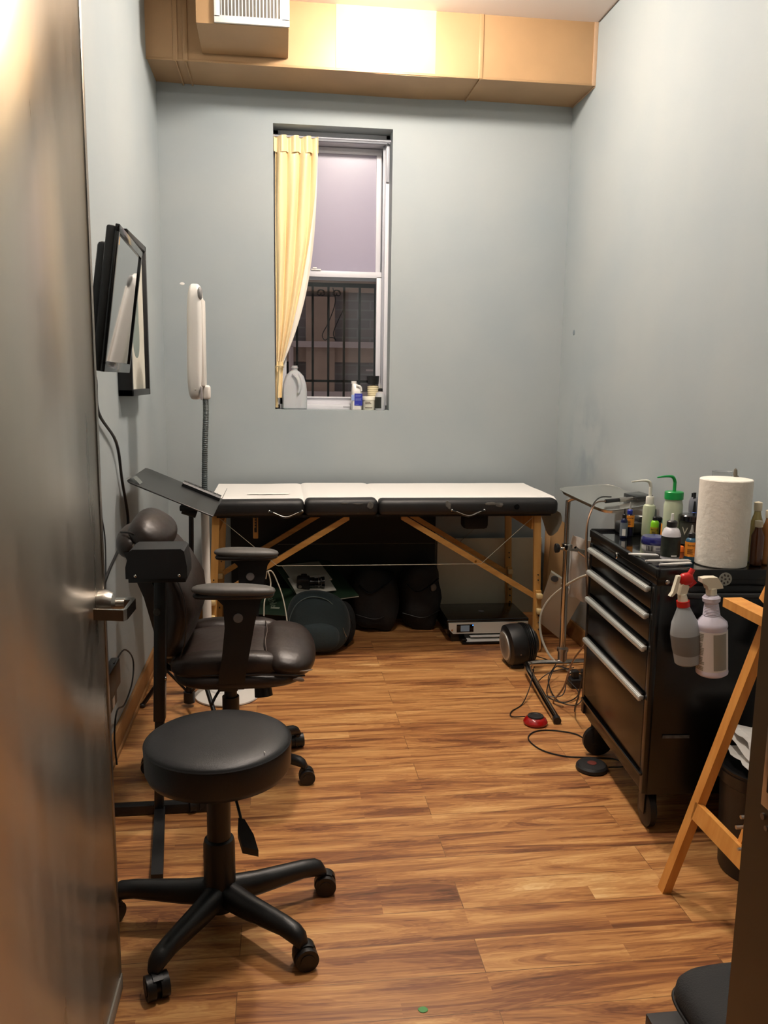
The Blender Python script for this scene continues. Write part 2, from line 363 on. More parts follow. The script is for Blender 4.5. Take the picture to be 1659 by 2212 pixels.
# right jamb of the steel door frame, with stop, strike plate
JX = .690
t = struct('door_1', [prism([(JX, YD+.02), (JX+.06, YD+.02), (JX+.06, .80), (JX, .80), (JX, .93), (JX-.014, .93), (JX-.014, .985), (JX, .985)], 'z', 0, 2.42),
    prism([(-.42, YD+.02), (-.46, YD+.02), (-.46, .80), (-.42, .80), (-.42, .93), (-.406, .93), (-.406, .985), (-.42, .985)], 'z', 0, 2.42),
    box(-.46, JX+.06, .80, YD+.02, 2.42, 2.46)], mat('bronze_frame_paint', (.36, .29, .20), .42, .3), smooth=False)
obj('strike_plate', [box(JX-.0025, JX, .995, 1.030, .90, 1.02, .001)], SATIN, t)
obj('strike_hole', [box(JX-.0032, JX-.0024, 1.003, 1.018, .925, .995)], BLACKP, t)
obj('screw', [cyl((JX-.0035, 1.022, .885), (JX, 1.022, .885), .005, n=10)], SATIN, t)
obj('screw', [cyl((JX-.0035, 1.012, .872), (JX, 1.012, .872), .004, n=10)], SATIN, t)

# open steel door at the left
dx = -.400
door = struct('door_2', [box(dx-.044, dx, 1.055, 1.884, .012, 2.40, .001)], STEEL)
obj('edge_strip', [box(dx-.045, dx+.0015, 1.866, 1.886, .012, 2.40, .0005)], mat('steel_edge', (.55, .53, .50), .35, 1), door)
obj('door_sweep', [box(dx-.046, dx+.004, 1.06, 1.884, .002, .045, .001)], mat('grey_sweep', (.62, .60, .56), .6), door)
h = obj('handle_rose', [lathe([(.001, 0), (.033, 0), (.034, .014), (.026, .030), (.013, .036), (.013, .055), (.001, .055)], (dx, 1.822, 1.0), rot=E(0, 90, 0))], SATIN, door)
obj('lever', [prism([(dx+.028, 1.836), (dx+.072, 1.836), (dx+.078, 1.826), (dx+.074, 1.742), (dx+.068, 1.732), (dx+.004, 1.744), (dx+.004, 1.751), (dx+.062, 1.742), (dx+.067, 1.748), (dx+.068, 1.815), (dx+.028, 1.818)], 'z', .988, 1.012)], CHROME, h, angle=25)

# duct across the top of the window wall
DY, DZ = 4.615, 3.098
duct = thing('air_duct', 'gold painted sheet duct running under the ceiling over the window', 'duct', (.5, 4.8, DZ))
obj('duct_body', [lambda bm: rings(bm, [[(x, YB, DZ+s), (x, YB, ZC), (x, DY, ZC), (x, DY, DZ+s)] for x, s in ((XL, .012), (-.35, .004), (.3, 0), (.8, -.004), (1.08, .006), (XR, .0))])], GOLD, duct, smooth=False)
obj('front_panel', [box(.30, .83, DY-.004, DY, DZ+.004, ZC, .001)], GOLDGLARE, duct, label='flat duct panel with the ceiling lamp glare painted in pale')  # lamp hot spot painted in as a paler colour on this section
for x in (-.52, -.47, 1.075):
    obj('seam_rib', [box(x-.012, x+.012, DY-.008, DY, DZ+.002, ZC, .002), box(x-.004, x+.004, DY, YB, DZ-.003, DZ+.01, .001)], GOLD, duct)
obj('corner_flashing', [box(XR-.022, XR, DY-.006, DY, DZ, ZC, .001), box(XR-.006, XR, DY, YB, DZ-.006, DZ, .001)], mat('cracked_caulk', (.72, .60, .48), .7, bump=.6, bscale=60), duct)
obj('lower_flange', [box(XL, XR, DY-.005, DY, DZ, DZ+.012, .001)], GOLD, duct)
g = thing('vent_box', 'boxed supply vent with white louvred grille below the ceiling duct', 'vent', (-.15, 4.45, 3.15))
obj('box', [prism([(4.30, 3.165), (DY-.009, 3.140), (DY-.009, ZC), (4.30, ZC)], 'x', -.385, .052)], GOLD, g, smooth=False)
fr = obj('grille_frame', [box(-.30, .056, 4.285, 4.299, 3.167, 3.20, .003), box(-.30, .056, 4.285, 4.299, 3.385, ZC, .003), box(-.30, -.272, 4.285, 4.299, 3.19, 3.40, .003), box(.018, .056, 4.285, 4.299, 3.19, 3.40, .003)], WHITE, g)
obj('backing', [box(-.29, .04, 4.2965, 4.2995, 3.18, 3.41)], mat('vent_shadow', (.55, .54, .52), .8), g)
for k in range(18):
    x = -.268+k*.0165
    obj('louvre', [box(x, x+.0045, 4.2865, 4.2975, 3.195, 3.39)], WHITE, fr, smooth=False)

# ceiling lamps (glass globes)
def lamp(p, inten, col, r, hh, label):
    x, y, z = p
    t = thing('ceiling_light', label, 'ceiling lamp', (x, y, z))
    obj('canopy', [lathe([(.001, ZC), (.09, ZC), (.085, ZC-.02), (.05, ZC-.012), (.001, ZC-.012)], (x, y, 0))], WHITEM, t)
    m = mat('lamp_globe', (1, 1, 1), .4, emc='ffffff', em=1)
    b = m.node_tree.nodes['Principled BSDF']; b.inputs['Emission Color'].default_value = col+(1,)
    b.inputs['Emission Strength'].default_value = inten/(PI*r*r)
    o = obj('globe', [sph((x, y, z), (r, r, hh), n=28, m=14)], m, t)
lamp(*LAMP_A, 'round glowing ceiling globe close to the gold duct')
lamp(*LAMP_B, 'round glowing ceiling globe over the middle of the room')

# ------------------------------------------------------------------ window
win = struct('window_1', [box(WX0, WX0+.03, 5.10, 5.24, WZ0, WZ1, .002), box(.632, WX1, 5.10, 5.24, WZ0, WZ1, .002), box(WX0, WX1, 5.10, 5.24, 2.875, WZ1, .002), box(WX0, WX1, 5.10, 5.24, WZ0, 1.345, .002)], VINYL)
obj('track', [box(.618, .633, 5.12, 5.135, 1.35, 2.87, .001), box(.618, .633, 5.225, 5.24, 1.35, 2.87, .001), box(.628, .634, 5.135, 5.225, 1.35, 2.87)], VINYLD, win)
us = obj('upper_sash', [box(0, .62, 5.195, 5.22, 2.835, 2.87, .002), box(0, .04, 5.195, 5.22, 2.10, 2.84, .002), box(.588, .618, 5.195, 5.22, 2.10, 2.84, .002), box(0, .62, 5.195, 5.22, 2.10, 2.13, .002)], VINYL, win)
fm = mat('frosted_pane', (.63, .61, .68), .32, trans=.12, ior=1.45, bump=.03, bscale=9)
obj('pane', [box(.03, .60, 5.205, 5.209, 2.12, 2.85)], fm, us, smooth=False)
ls = obj('lower_sash', [box(0, .626, 5.145, 5.175, 2.112, 2.148, .002), box(0, .04, 5.145, 5.175, 1.345, 2.12, .002), box(.590, .626, 5.145, 5.175, 1.345, 2.12, .002), box(0, .626, 5.145, 5.175, 1.345, 1.388, .002), box(.0, .626, 5.135, 5.15, 1.383, 1.392, .002)], VINYL, win)
obj('pane', [box(.03, .60, 5.158, 5.162, 1.38, 2.12)], GLASS, ls, smooth=False)
obj('latch', [box(.19, .25, 5.138, 5.165, 2.148, 2.157, .002), box(.20, .225, 5.135, 5.16, 2.157, 2.166, .002)], WHITE, ls)
obj('head_track', [box(WX0, WX1, 5.085, 5.10, 2.872, 2.90, .002)], VINYLD, win)
obj('jamb_liner', [box(.634, .652, 5.085, 5.10, 2.66, 2.88, .002)], VINYLD, win)
obj('sill_mark', [box(.385, .425, 5.0985, 5.0998, 1.330, 1.333)], mat('grey_print', (.45, .45, .47), .6), win, smooth=False)
obj('sill_ring', [lathe([(.007, 0), (.010, 0), (.010, .001), (.007, .001)], (.455, 5.099, 1.332), rot=E(90, 0, 0), n=16)], mat('dark_print', (.2, .2, .2), .6), win)

# security bars outside
IRON = mat('wrought_iron', (.10, .115, .115), .6)
wg = thing('window_guard', 'dark iron security bars outside the lower window sash', 'window bars', (.3, 5.35, 1.3))
obj('rail', [box(-.03, .66, 5.342, 5.358, 2.075, 2.10)], IRON, wg); obj('rail', [box(-.03, .66, 5.342, 5.358, 1.48, 1.495)], IRON, wg)
obj('rail', [box(-.03, .66, 5.342, 5.358, 1.33, 1.345)], IRON, wg)
for i in range(7):
    x = .009+i*.0995
    obj('bar', [box(x-.007, x+.007, 5.342, 5.356, 1.32, 2.09)], IRON, wg)
def scroll(cx, cz, s, flip=1):
    return tube([(cx+flip*s*math.cos(a)*(1-a/9), 5.35, cz+s*math.sin(a)*(1-a/9)) for a in [k*.5 for k in range(14)]], .003, 6, 3)
for cx in (.235, .335): obj('scroll', [scroll(cx+.018, 2.035, .026, 1), scroll(cx-.018+.05, 2.035, .026, -1)], IRON, wg)
obj('scroll', [tube([(.335, 5.345, 2.07), (.35, 5.345, 1.98), (.31, 5.345, 1.86), (.27, 5.345, 1.78), (.285, 5.345, 1.745), (.31, 5.345, 1.76), (.34, 5.345, 1.76), (.355, 5.345, 1.745), (.34, 5.345, 1.79), (.37, 5.345, 1.87), (.41, 5.345, 1.95)], .0032, 6)], IRON, wg)

# neighbour's wall
nb = thing('brick_facade', 'dim brick house wall with pale stone bands beyond the window', 'building', (.4, 6.5, 0))
obj('wall', [box(-1.5, 2.6, 6.5, 6.7, 0, 4.5)], BRICK, nb, smooth=False)
ST = mat('pale_stone', (.62, .54, .52), .8); SO = mat('brown_stone', (.55, .45, .39), .85, var=.1)
for z in (2.27, 1.74, 1.36):
    obj('stone_band', [box(-1.5, 2.6, 6.42, 6.5, z, z+.045, .004)], ST, nb); obj('band_base', [box(-1.5, 2.6, 6.46, 6.5, z-.11, z)], SO, nb)
pl = obj('pilaster', [box(.20, .42, 6.44, 6.5, 0, 2.12, .004)], SO, nb)
obj('dark_window', [box(-.35, .10, 6.47, 6.5, 1.0, 1.70)], mat('dark_pane', (.10, .09, .09), .2), nb)
obj('downpipe', [cyl((.085, 6.43, 0), (.085, 6.43, 1.74), .018, n=12)], ST, nb)
obj('lamp_bracket', [box(.66, .82, 6.40, 6.42, 1.565, 1.578)], ST, nb)

# curtain, held at the left of the window
def curtain(off=0, wadd=0, amp=.022, yo=0):
    def fn(u, v):
        z = 2.872-(2.872-1.575)*v
        k = v**1.35
        x1 = .226*(1-k)+.012*k+wadd*v*v*(1-v)*5
        x1 += .028*math.sin(PI*min(1, v*1.0))*(.9)
        x0 = -.026*(1-k)-.020*k
        x = x0+(x1-x0)*u
        a = amp*(1-.45*v)*(1 if v > .05 else .8)
        ph = u*7.2*PI+1.2*math.sin(v*3+u*2)
        y = 5.052+yo+a*math.sin(ph)+.006*math.sin(u*31+v*9)*(1-v)+.02*v*math.sin(u*PI)
        x += .008*math.cos(ph)*(1-v)
        return (x, y, z)
    return fn
cu = thing('window_curtain', 'pale yellow satin curtain gathered at the left of the window', 'curtain', (.05, 5.05, 1.33))
cb_ = bmesh.new(); grid(curtain(), 96, 60, .0015)(cb_)
obj('drape', cb_, CURT, cu, angle=80)
obj('header', [grid(lambda u, v: (-.027+.255*u, 5.040+.018*math.sin(u*7.2*PI+.4), 2.888-.09*v-.010*abs(math.sin(u*3.6*PI))), 80, 4, .002)], CURT, cu, angle=80)
obj('lining', [grid(curtain(wadd=.05, amp=.006, yo=.032), 40, 40, .001)], LINING, cu, angle=80)
obj('tail', [grid(lambda u, v: (-.020+.040*u*(1-.25*v), 5.045+.010*math.sin(u*9+v*2), 1.60-.215*v), 14, 10, .002), grid(lambda u, v: (-.026+.014*u, 5.06+.006*math.sin(u*7), 1.58-.255*v), 6, 6, .002)], CURT, cu, angle=80)
obj('tie', [tube([(-.026, 5.03, 1.565), (-.005, 5.02, 1.575), (.016, 5.03, 1.572), (.018, 5.055, 1.568)], .008, 8, squash=.4)], CURT, cu)
rod = obj('curtain_rod', [cyl((WX0, 5.052, 2.880), (WX1, 5.052, 2.880), .006, n=12)], VINYLD); tag(rod, 'thin grey curtain rod across the top of the window recess', 'curtain rod')

# things on the window sill
SZ = WZ0
def jug():
    t = thing('water_jug', 'clear plastic gallon jug half full of water on the window sill', 'jug', (.088, 5.085, SZ))
    c = (.088, 5.085, SZ)
    def body(bm):
        prof = [(.0, 0), (.066, 0), (.074, .008), (.074, .11), (.070, .15), (.055, .20), (.030, .226), (.018, .233), (.018, .240)]
        L = []
        for r, z in prof:
            lp = []
            for k in range(32):
                a = 2*PI*k/32; rr = max(r, .001)
                e = 1/max(abs(math.cos(a))**6+abs(math.sin(a))**6, 1e-6)**(1/6)
                e = 1+(e-1)*(1 if z < .16 else max(0, 1-(z-.16)/.06))
                x, y = rr*math.cos(a)*e, rr*math.sin(a)*e*.93
                if .09 < z < .22 and x < .03: y *= .80
                lp.append((c[0]+x, c[1]+y, c[2]+z))
            L.append(lp)
        rings(bm, L)
    obj('bottle', [body], MILKY, t); obj('handle', [tube([(c[0]-.01, c[1]-.045, SZ+.213), (c[0]+.020, c[1]-.066, SZ+.18), (c[0]+.030, c[1]-.071, SZ+.13), (c[0]+.022, c[1]-.066, SZ+.10)], .010)], MILKY, t)
    obj('neck', [lathe([(.018, .236), (.018, .246), (.022, .247), (.022, .251), (.018, .252), (.018, .262), (.001, .262)], c, n=20)], MILKY, t)
jug()
t = thing('chemical_bottle', 'small white handled jug with blue label on the window sill', 'bottle', (.462, 5.04, SZ))
def blu(bm):
    L = []
    for z, sx, ox in ((0, .030, 0), (.004, .032, 0), (.105, .032, 0), (.125, .030, 0), (.150, .018, -.010), (.158, .014, -.014)):
        L.append([(.462+ox+sx*math.copysign(abs(math.cos(a))**.5, math.cos(a)), 5.04+.045*(sx/.032)*math.copysign(abs(math.sin(a))**.5, math.sin(a)), SZ+z) for a in [k*PI/12 for k in range(24)]])
    rings(bm, L)
obj('bottle', [blu], WHITE, t); obj('cap', [cyl((.446, 5.04, SZ+.157), (.446, 5.04, SZ+.174), .016)], WHITE, t)
obj('handle', [tube([(.458, 5.0, SZ+.15), (.482, 4.995, SZ+.14), (.488, 4.996, SZ+.115)], .006)], WHITE, t)
obj('front_label', [box(.446, .4925, 4.9935, 4.996, SZ+.028, SZ+.100), box(.4925, .4945, 4.9945, 5.08, SZ+.028, SZ+.100)], mat('blue_label', (.13, .18, .58), .5), t, smooth=False)
obj('side_label', [box(.4285, .445, 4.9935, 4.996, SZ+.058, SZ+.092)], mat('pale_blue_label', (.60, .68, .86), .5), t, smooth=False)
obj('label_print', [box(.452, .452+w_, 4.9928, 4.9936, z_, z_+.0022) for z_, w_ in ((SZ+.088, .034), (SZ+.082, .030), (SZ+.070, .036), (SZ+.064, .033), (SZ+.058, .035), (SZ+.034, .020))], mat('label_print_pale', (.5, .55, .8), .5), t, smooth=False)
t = thing('cream_jar', 'short white screw top jar next to the blue labelled jug', 'jar', (.538, 5.045, SZ))
obj('jar', [lathe([(.001, 0), (.036, 0), (.0385, .004), (.0385, .062), (.001, .062)], (.538, 5.045, SZ))], mat('ivory_plastic', (.88, .87, .80), .4), t)
obj('lid', [lathe([(.041, .060), (.041, .080), (.039, .083), (.001, .083)], (.538, 5.045, SZ))], mat('ivory_lid', (.90, .89, .82), .4), t)
obj('label_print', [arcband((.538, 5.045), .0392, SZ+z_, SZ+z_+.0045, -128, a_, n=10) for z_, a_ in ((.046, -80), (.037, -72), (.012, -60))], mat('brown_print', (.3, .25, .2), .6), t)
t = thing('paper_cup_stack', 'tall stack of cream paper cups topped by a black lid', 'cups', (.573, 5.122, SZ), )
pr = [(.001, .0), (.030, .0)]
for k in range(12): pr += [(.031+.0003*k, .001+.012*k), (.0335+.0003*k, .010+.012*k)]
pr += [(.001, .155)]
obj('cups', [lathe([(a, b+.0) for a, b in pr], (.573, 5.122, SZ))], mat('cream_cup', (.90, .85, .70), .6), t)
obj('lid', [lathe([(.001, .155), (.033, .155), (.038, .205), (.036, .207), (.001, .207)], (.573, 5.122, SZ))], BLACKP, t)
t = thing('dropper_bottle', 'clear round bottle with dark label and nozzle at right end of sill', 'bottle', (.608, 5.03, SZ))
obj('bottle', [lathe([(.001, 0), (.030, 0), (.032, .004), (.032, .085), (.024, .105), (.012, .112), (.012, .118), (.001, .118)], (.608, 5.03, SZ))], MILKY, t)
obj('label', [arcband((.608, 5.03), .0325, SZ+.012, SZ+.080, 165, 275)], mat('dark_green_label', (.10, .12, .10), .5), t)
obj('cap', [lathe([(.001, .114), (.014, .114), (.014, .130), (.009, .133), (.001, .133)], (.608, 5.03, SZ))], BLACKP, t)
obj('nozzle', [cyl((.608, 5.03, SZ+.132), (.608, 5.03, SZ+.160), .006, .002)], CLEARP, t)
t = thing('tape_roll', 'small dark roll standing behind the white jar on the sill', 'tape roll', (.505, 5.112, SZ))
obj('roll', [cyl((.505, 5.095, SZ+.028), (.505, 5.125, SZ+.028), .028)], mat('dark_tape', (.18, .16, .15), .5), t)
obj('loose_end', [tube([(.492, 5.11, SZ+.053), (.505, 5.11, SZ+.0585), (.525, 5.11, SZ+.052)], .003, 6, squash=.3)], MILKY, t)

# ------------------------------------------------------------------ left wall: monitor, picture, cables
tv = thing('wall_monitor', 'black flat monitor on a wall arm tilted down at the left wall', 'monitor', (-.48, 2.64, 1.51))
MT = Matrix.Translation((-.500, 2.645, 1.512)) @ Matrix.Rotation(R(2.5), 4, 'Z') @ Matrix.Rotation(R(8), 4, 'Y')
def mb(*a, **k): return box(*a, M=MT, **k)
obj('housing', [mb(-.03, -.004, -.255, .255, 0, .395, bev=.006), mb(-.065, -.028, -.17, .17, .05, .36, bev=.012)], BLACKP, tv)
obj('bezel', [mb(-.006, .006, -.26, .26, .378, .40, bev=.002), mb(-.006, .006, -.26, .26, 0, .03, bev=.002), mb(-.006, .006, -.26, -.243, .02, .39, bev=.002), mb(-.006, .006, .243, .26, .02, .39, bev=.002)], BLACKG, tv)
obj('screen', [mb(-.005, .001, -.245, .245, .028, .38)], mat('dark_glossy_screen', (.05, .055, .06), .04, spec=1.0, coat=1), tv, smooth=False)
obj('sticker', [mb(.001, .0016, -.236, -.205, .352, .374)], mat('yellow_sticker', (.85, .65, .3), .5), tv, smooth=False)
obj('wall_arm', [box(XL, -.60, 2.56, 2.74, 1.58, 1.86, .006), cyl((-.61, 2.65, 1.76), (-.53, 2.65, 1.74), .016), box(-.655, -.635, 2.44, 2.47, 1.60, 1.90, .008), box(-.64, -.575, 2.445, 2.465, 1.84, 1.855, .003)], BLACKM, tv)
pf = thing('picture_frame', 'deep black box frame with pale print on the left wall', 'picture', (-.64, 3.8, 1.418))
def pb(x0, x1, y0, y1, z0, z1): return box(x0, x1, y0, y1, z0, z1, .002)
obj('frame', [pb(XL, -.610, 3.56, 3.585, 1.418, 2.09), pb(XL, -.610, 4.01, 4.035, 1.418, 2.09), pb(XL, -.610, 3.56, 4.035, 1.418, 1.445), pb(XL, -.610, 3.56, 4.035, 2.065, 2.09)], BLACKP, pf)
obj('print', [box(-.632, -.628, 3.58, 4.02, 1.44, 2.07)], mat('pale_print', (.80, .79, .74), .6, var=.12, vscale=5), pf, smooth=False)
obj('printed_shape', [sph((-.628, 3.80, 1.68), (.0012, .09, .10), 2.2, wob=.2), sph((-.628, 3.84, 1.80), (.001, .04, .14), 2)], mat('grey_green_ink', (.45, .50, .48), .6), pf)
def cord(name, pts, r, m, label, cat='cable', n=6, k=6):
    o = obj(name, [tube(pts, r, n, k)], m); return tag(o, label, cat)
def pcord(name, pts, r, m, par): return obj(name, [tube(pts, r, 6, 6)], m, par)
cord('power_cable', [(-.53, 2.46, 1.60), (-.60, 2.62, 1.53), (-.655, 3.07, 1.50), (-.655, 3.10, 1.37), (-.650, 3.38, 1.24), (-.655, 3.50, 1.07), (-.655, 3.60, .88), (-.655, 3.44, .82), (-.652, 3.15, .765), (-.655, 2.98, .70)], .006, CORD, 'thick black cable hanging from the wall monitor down the left wall')
cord('thin_cable', [(-.662, 3.02, 1.26), (-.662, 3.06, 1.14), (-.662, 3.11, 1.0), (-.662, 3.16, .88), (-.662, 3.13, .70), (-.661, 3.05, .60)], .0028, mat('grey_cord', (.24, .25, .25), .5), 'thin grey cable hanging on the left wall beside the open door')
pa = thing('power_adapter', 'black plug adapter low on the left wall with looped wire', 'adapter', (-.64, 3.12, .30))
obj('adapter', [box(XL, -.632, 3.00, 3.20, .30, .41, .008), box(XL, -.64, 3.02, 3.16, .24, .31, .006)], BLACKP, pa)
obj('wire', [tube([(-.64, 3.12, .41), (-.645, 3.36, .385), (-.645, 3.54, .28), (-.645, 3.50, .19), (-.645, 3.32, .165), (-.64, 3.14, .21), (-.645, 3.10, .12), (-.63, 3.05, .03)], .0035, 6)], CORD, pa)
obj('tag', [box(-.640, -.638, 3.06, 3.10, .25, .29)], WHITE, pa)
o = obj('wall_mark', [sph((-.555, YB, 2.03), (.014, .002, .008), wob=.4)], PAPER); tag(o, 'small white chip in the paint left of the window', 'paint chip')
o = obj('wall_anchor', [sph((XR, 4.76, 1.79), (.004, .016, .016))], mat('anchor_grey', (.45, .50, .52), .6)); tag(o, 'small round plug on the right wall near the corner', 'wall plug')

# ------------------------------------------------------------------ massage table
mt = thing('massage_table', 'black padded folding massage table on wooden legs under the window', 'massage table', (.56, 4.57, 0))
Y0, Y1, ZT = 4.22, 4.935, .878
secs = [(-.365, .122), (.122, .509), (.509, 1.49)]
for i, (a, b) in enumerate(secs):
    obj('cushion', [box(a+.001, b-.001, Y0, Y1, .793, ZT+(.004 if i == 1 else 0), .028, 5)], TABLEV, mt)
PATCH = mat('torn_vinyl', (.34, .33, .31), .8, var=.3, vscale=40)
for (x, z, a, b, s) in ((.465, .85, .016, .018, 1), (.88, .850, .015, .020, 2), (1.12, .856, .045, .008, 3), (1.16, .846, .020, .009, 4), (.33, .862, .02, .004, 5), (.40, .858, .03, .003, 6)):
    obj('worn_patch', [sph((x, Y0-.0005, z), (a, .0015, b), 2, n=20, m=10, wob=.5, wf=60, seed=s)], PATCH, mt, label='torn grey spot in the black vinyl')
def carry(x0, x1):
    h = obj('carry_handle', [tube([(x0, Y0-.004, .820), (x0+.03, Y0-.012, .812), ((x0+x1)/2, Y0-.020, .792), (x1-.03, Y0-.012, .812), (x1, Y0-.004, .820)], .006, 8)], BLACKG, mt)
    for x in (x0, x1): obj('stud', [sph((x, Y0-.004, .822), (.007, .005, .007))], CHROME, h)
    obj('edge_welt', [tube([(x0+.02, Y0-.018, .818), ((x0+x1)/2, Y0-.026, .797), (x1-.02, Y0-.018, .818)], .0015, 6)], SATIN, h)
carry(-.059, .110); carry(.901, 1.076)
obj('round_tag', [lathe([(.012, 0), (.015, .001), (.014, .003), (.001, .003)], (1.254, Y0, .838), rot=E(90, 0, 0))], BLACKG, mt)
for (x, xf, y, yf) in ((-.335, -.375, 4.285, 4.30), (1.390, 1.425, 4.285, 4.30), (-.335, -.375, 4.87, 4.88), (1.390, 1.425, 4.87, 4.88)):
    lg = obj('leg', [lambda bm, x=x, xf=xf, y=y, yf=yf: rings(bm, [[(xx+sx*.019, yy+sy*.011, z) for sx, sy in ((-1, -1), (1, -1), (1, 1), (-1, 1))] for xx, yy, z in ((x, y, .795), ((x+xf)/2, (y+yf)/2, .37), (xf, yf, 0))])], WOODT, mt, smooth=False)
    lo = obj('leg_extension', [lambda bm, x=x, xf=xf, y=y, yf=yf: rings(bm, [[(xx+sx*.015, yy-.020+sy*.009, z) for sx, sy in ((-1, -1), (1, -1), (1, 1), (-1, 1))] for xx, yy, z in (((x+xf)/2+.004, (y+yf)/2, .36), (xf, yf, .02))])], WOODT, lg, smooth=False)
    for z in (.335, .25):
        xx = x+(xf-x)*(1-z/.795)
        obj('wooden_knob', [box(xx-.016, xx+.016, y-.058, y-.022, z-.014, z+.014, .006)], mat('pale_knob', (.80, .70, .50), .5), lg)
    for z in (.14, .18, .22, .42, .45): 
        xx = x+(xf-x)*(1-z/.795); obj('peg_hole', [cyl((xx, y-.0345 if z < .36 else y-.0125, z), (xx, y-.02, z), .004, n=8)], BLACKP, lg)
for y in (4.30, 4.86):
    for (a, b) in (((.361, .778), (-.345, .348)), ((.640, .778), (1.395, .325))):
        obj('brace', [lambda bm, a=a, b=b, y=y: rings(bm, [[(p[0], y+sy*.010, p[1]+sz*.017) for sy, sz in ((-1, -1), (1, -1), (1, 1), (-1, 1))] for p in (a, b)])], WOODX, mt, smooth=False)
    for x in (-.10, 1.055):
        obj('brace_bolt', [cyl((x, y-.012, .503 if x < 0 else .527), (x, y+.012, .503 if x < 0 else .527), .006)], BRASS, mt)
obj('tension_wire', [tube([(-.02, 4.29, .517), (.5, 4.29, .514), (1.086, 4.29, .512)], .0016, 6), tube([(1.086, 4.29, .512), (1.385, 4.29, .785)], .0016, 6, smooth=False), tube([(-.02, 4.29, .517), (-.33, 4.29, .785)], .0016, 6, smooth=False)], mat('pale_wire', (.70, .68, .60), .4, .3), mt)
obj('tension_wire', [tube([(-.02, 4.87, .517), (.5, 4.87, .514), (1.086, 4.87, .512)], .0014, 6), tube([(1.086, 4.87, .512), (1.385, 4.87, .785)], .0014, 6, smooth=False)], mat('dim_wire', (.5, .48, .42), .4, .3), mt)
obj('end_rail', [box(1.365, 1.40, 4.30, 4.87, .70, .79, .003)], WOODT, mt); obj('end_rail', [box(-.355, -.32, 4.30, 4.87, .70, .79, .003)], WOODT, mt)
obj('under_board', [box(-.33, 1.46, 4.26, 4.90, .782, .794)], mat('dark_board', (.08, .075, .07), .8), mt, smooth=False)
hs = obj('notched_slat', [box(-.150, -.122, 4.395, 4.405, .645, .785, .004)], WOODT, mt, label='short notched wooden slat hanging below the table')
obj('notches', [prism([(-.142, .76), (-.131, .755), (-.142, .748), (-.131, .740), (-.142, .733), (-.131, .725), (-.142, .718), (-.131, .710), (-.142, .703), (-.142, .68), (-.129, .68), (-.129, .765)], 'y', 4.392, 4.3955)], BLACKP, hs, smooth=False)
obj('dark_pouch', [box(1.0, 1.14, 4.36, 4.46, .69, .79, .02, M=None)], BAGB, mt)
obj('plastic_flap', [grid(lambda u, v: (1.505+.012*math.sin(v*4+u*3), 4.24+.42*u, .80-(.10+.05*math.sin(u*5))*v), 12, 8, .0008)], mat('milky_film', (.70, .68, .62), .4, trans=.5), mt)
# white paper on top
def paperf(u, v):
    x = -.362+1.848*u; y = 4.262+.62*v
    z = ZT+.0035
    for s in (.122, .509): z -= (.004+.018*math.exp(-v/.10))*math.exp(-((x-s)/.014)**2)
    if .122 < x < .509: z += .004
    if v < .04: z -= .012*(1-v/.04)
    z += .0015*noise.noise(Vector((x*6, y*5, 0)))
    return (x, y+.012*math.sin(x*2.2)*(1-v), z)
pp = obj('table_paper', [grid(paperf, 200, 14, .0006)], PAPER); tag(pp, 'long sheet of white exam paper covering the black massage table', 'paper')
o = obj('paper_scrap', [grid(lambda u, v: (-.18+.22*u+.01*v, 4.40+.045*v, ZT+.0065+.002*abs(math.sin(u*9))), 12, 3, .0006)], mat('bright_paper', (.96, .95, .92), .7)); tag(o, 'narrow crinkled white strip lying on the table paper', 'paper strip')

# ------------------------------------------------------------------ things under the table
o = obj('foam_board', [box(.965, 1.635, 4.918, 4.928, 0, .53)], BOARD, smooth=False); tag(o, 'cream foam board leaning on the wall behind the printer', 'board')
t = thing('tube_roll', 'tall tan cardboard tube standing by the right corner', 'tube', (1.668, 4.86, 0))
obj('tube', [lathe([(.028, 0), (.034, 0), (.034, .74), (.028, .74)], (1.668, 4.86, 0))], CARD, t)
pr = thing('printer', 'black and white inkjet printer on the floor under the table', 'printer', (1.18, 4.66, 0))
def prf(y, z0, z1, x0, x1, bm_=None): pass
obj('body', [lambda bm: rings(bm, [[(.985, y+.012, .0), (1.41, y+.012, .0), (1.435, y, .05), (1.435, y, .118), (.950, y, .118), (.950, y, .05)] for y in (4.50, 4.83)])], BLACKG, pr, smooth=False)
obj('scanner_lid', [box(.948, 1.437, 4.498, 4.84, .118, .136, .007, 3)], BLACKG, pr)
fp = obj('front_panel', [lambda bm: rings(bm, [[(.957, y, .117), (1.43, y, .117), (1.432, y, .07), (1.41, y, .052), (.985, y, .052), (.960, y, .08)] for y in (4.490, 4.500)])], mat('printer_white', (.82, .81, .77), .4), pr, smooth=False)
sc_ = obj('display_frame', [box(1.005, 1.105, 4.4875, 4.491, .062, .108, .001)], BLACKG, fp)
obj('display', [box(1.028, 1.080, 4.4865, 4.4885, .067, .103)], mat('grey_display', (.45, .50, .54), .3, emc='9aa6b0', em=.06), fp, smooth=False)
obj('status_light', [sph((1.100, 4.487, .103), (.003, .002, .003))], mat('blue_led', (.1, .3, .9), .3, emc='3a7cff', em=2.5), fp)
obj('power_button', [lathe([(.001, 0), (.006, 0), (.006, .002), (.001, .002)], (.978, 4.490, .075), rot=E(90, 0, 0))], CHROME, fp)
obj('panel_script', [tube([(1.355+.0065*k, 4.4892, .083+(.004 if k % 2 else 0)) for k in range(10)], .0008, 5, 4)], mat('pale_grey_print', (.6, .6, .6), .5), fp)
lg = obj('logo_disc', [lathe([(.014, 0), (.018, 0), (.018, .0008), (.014, .0008)], (1.19, 4.66, .1362), n=24)], mat('grey_logo', (.30, .30, .32), .35), pr)
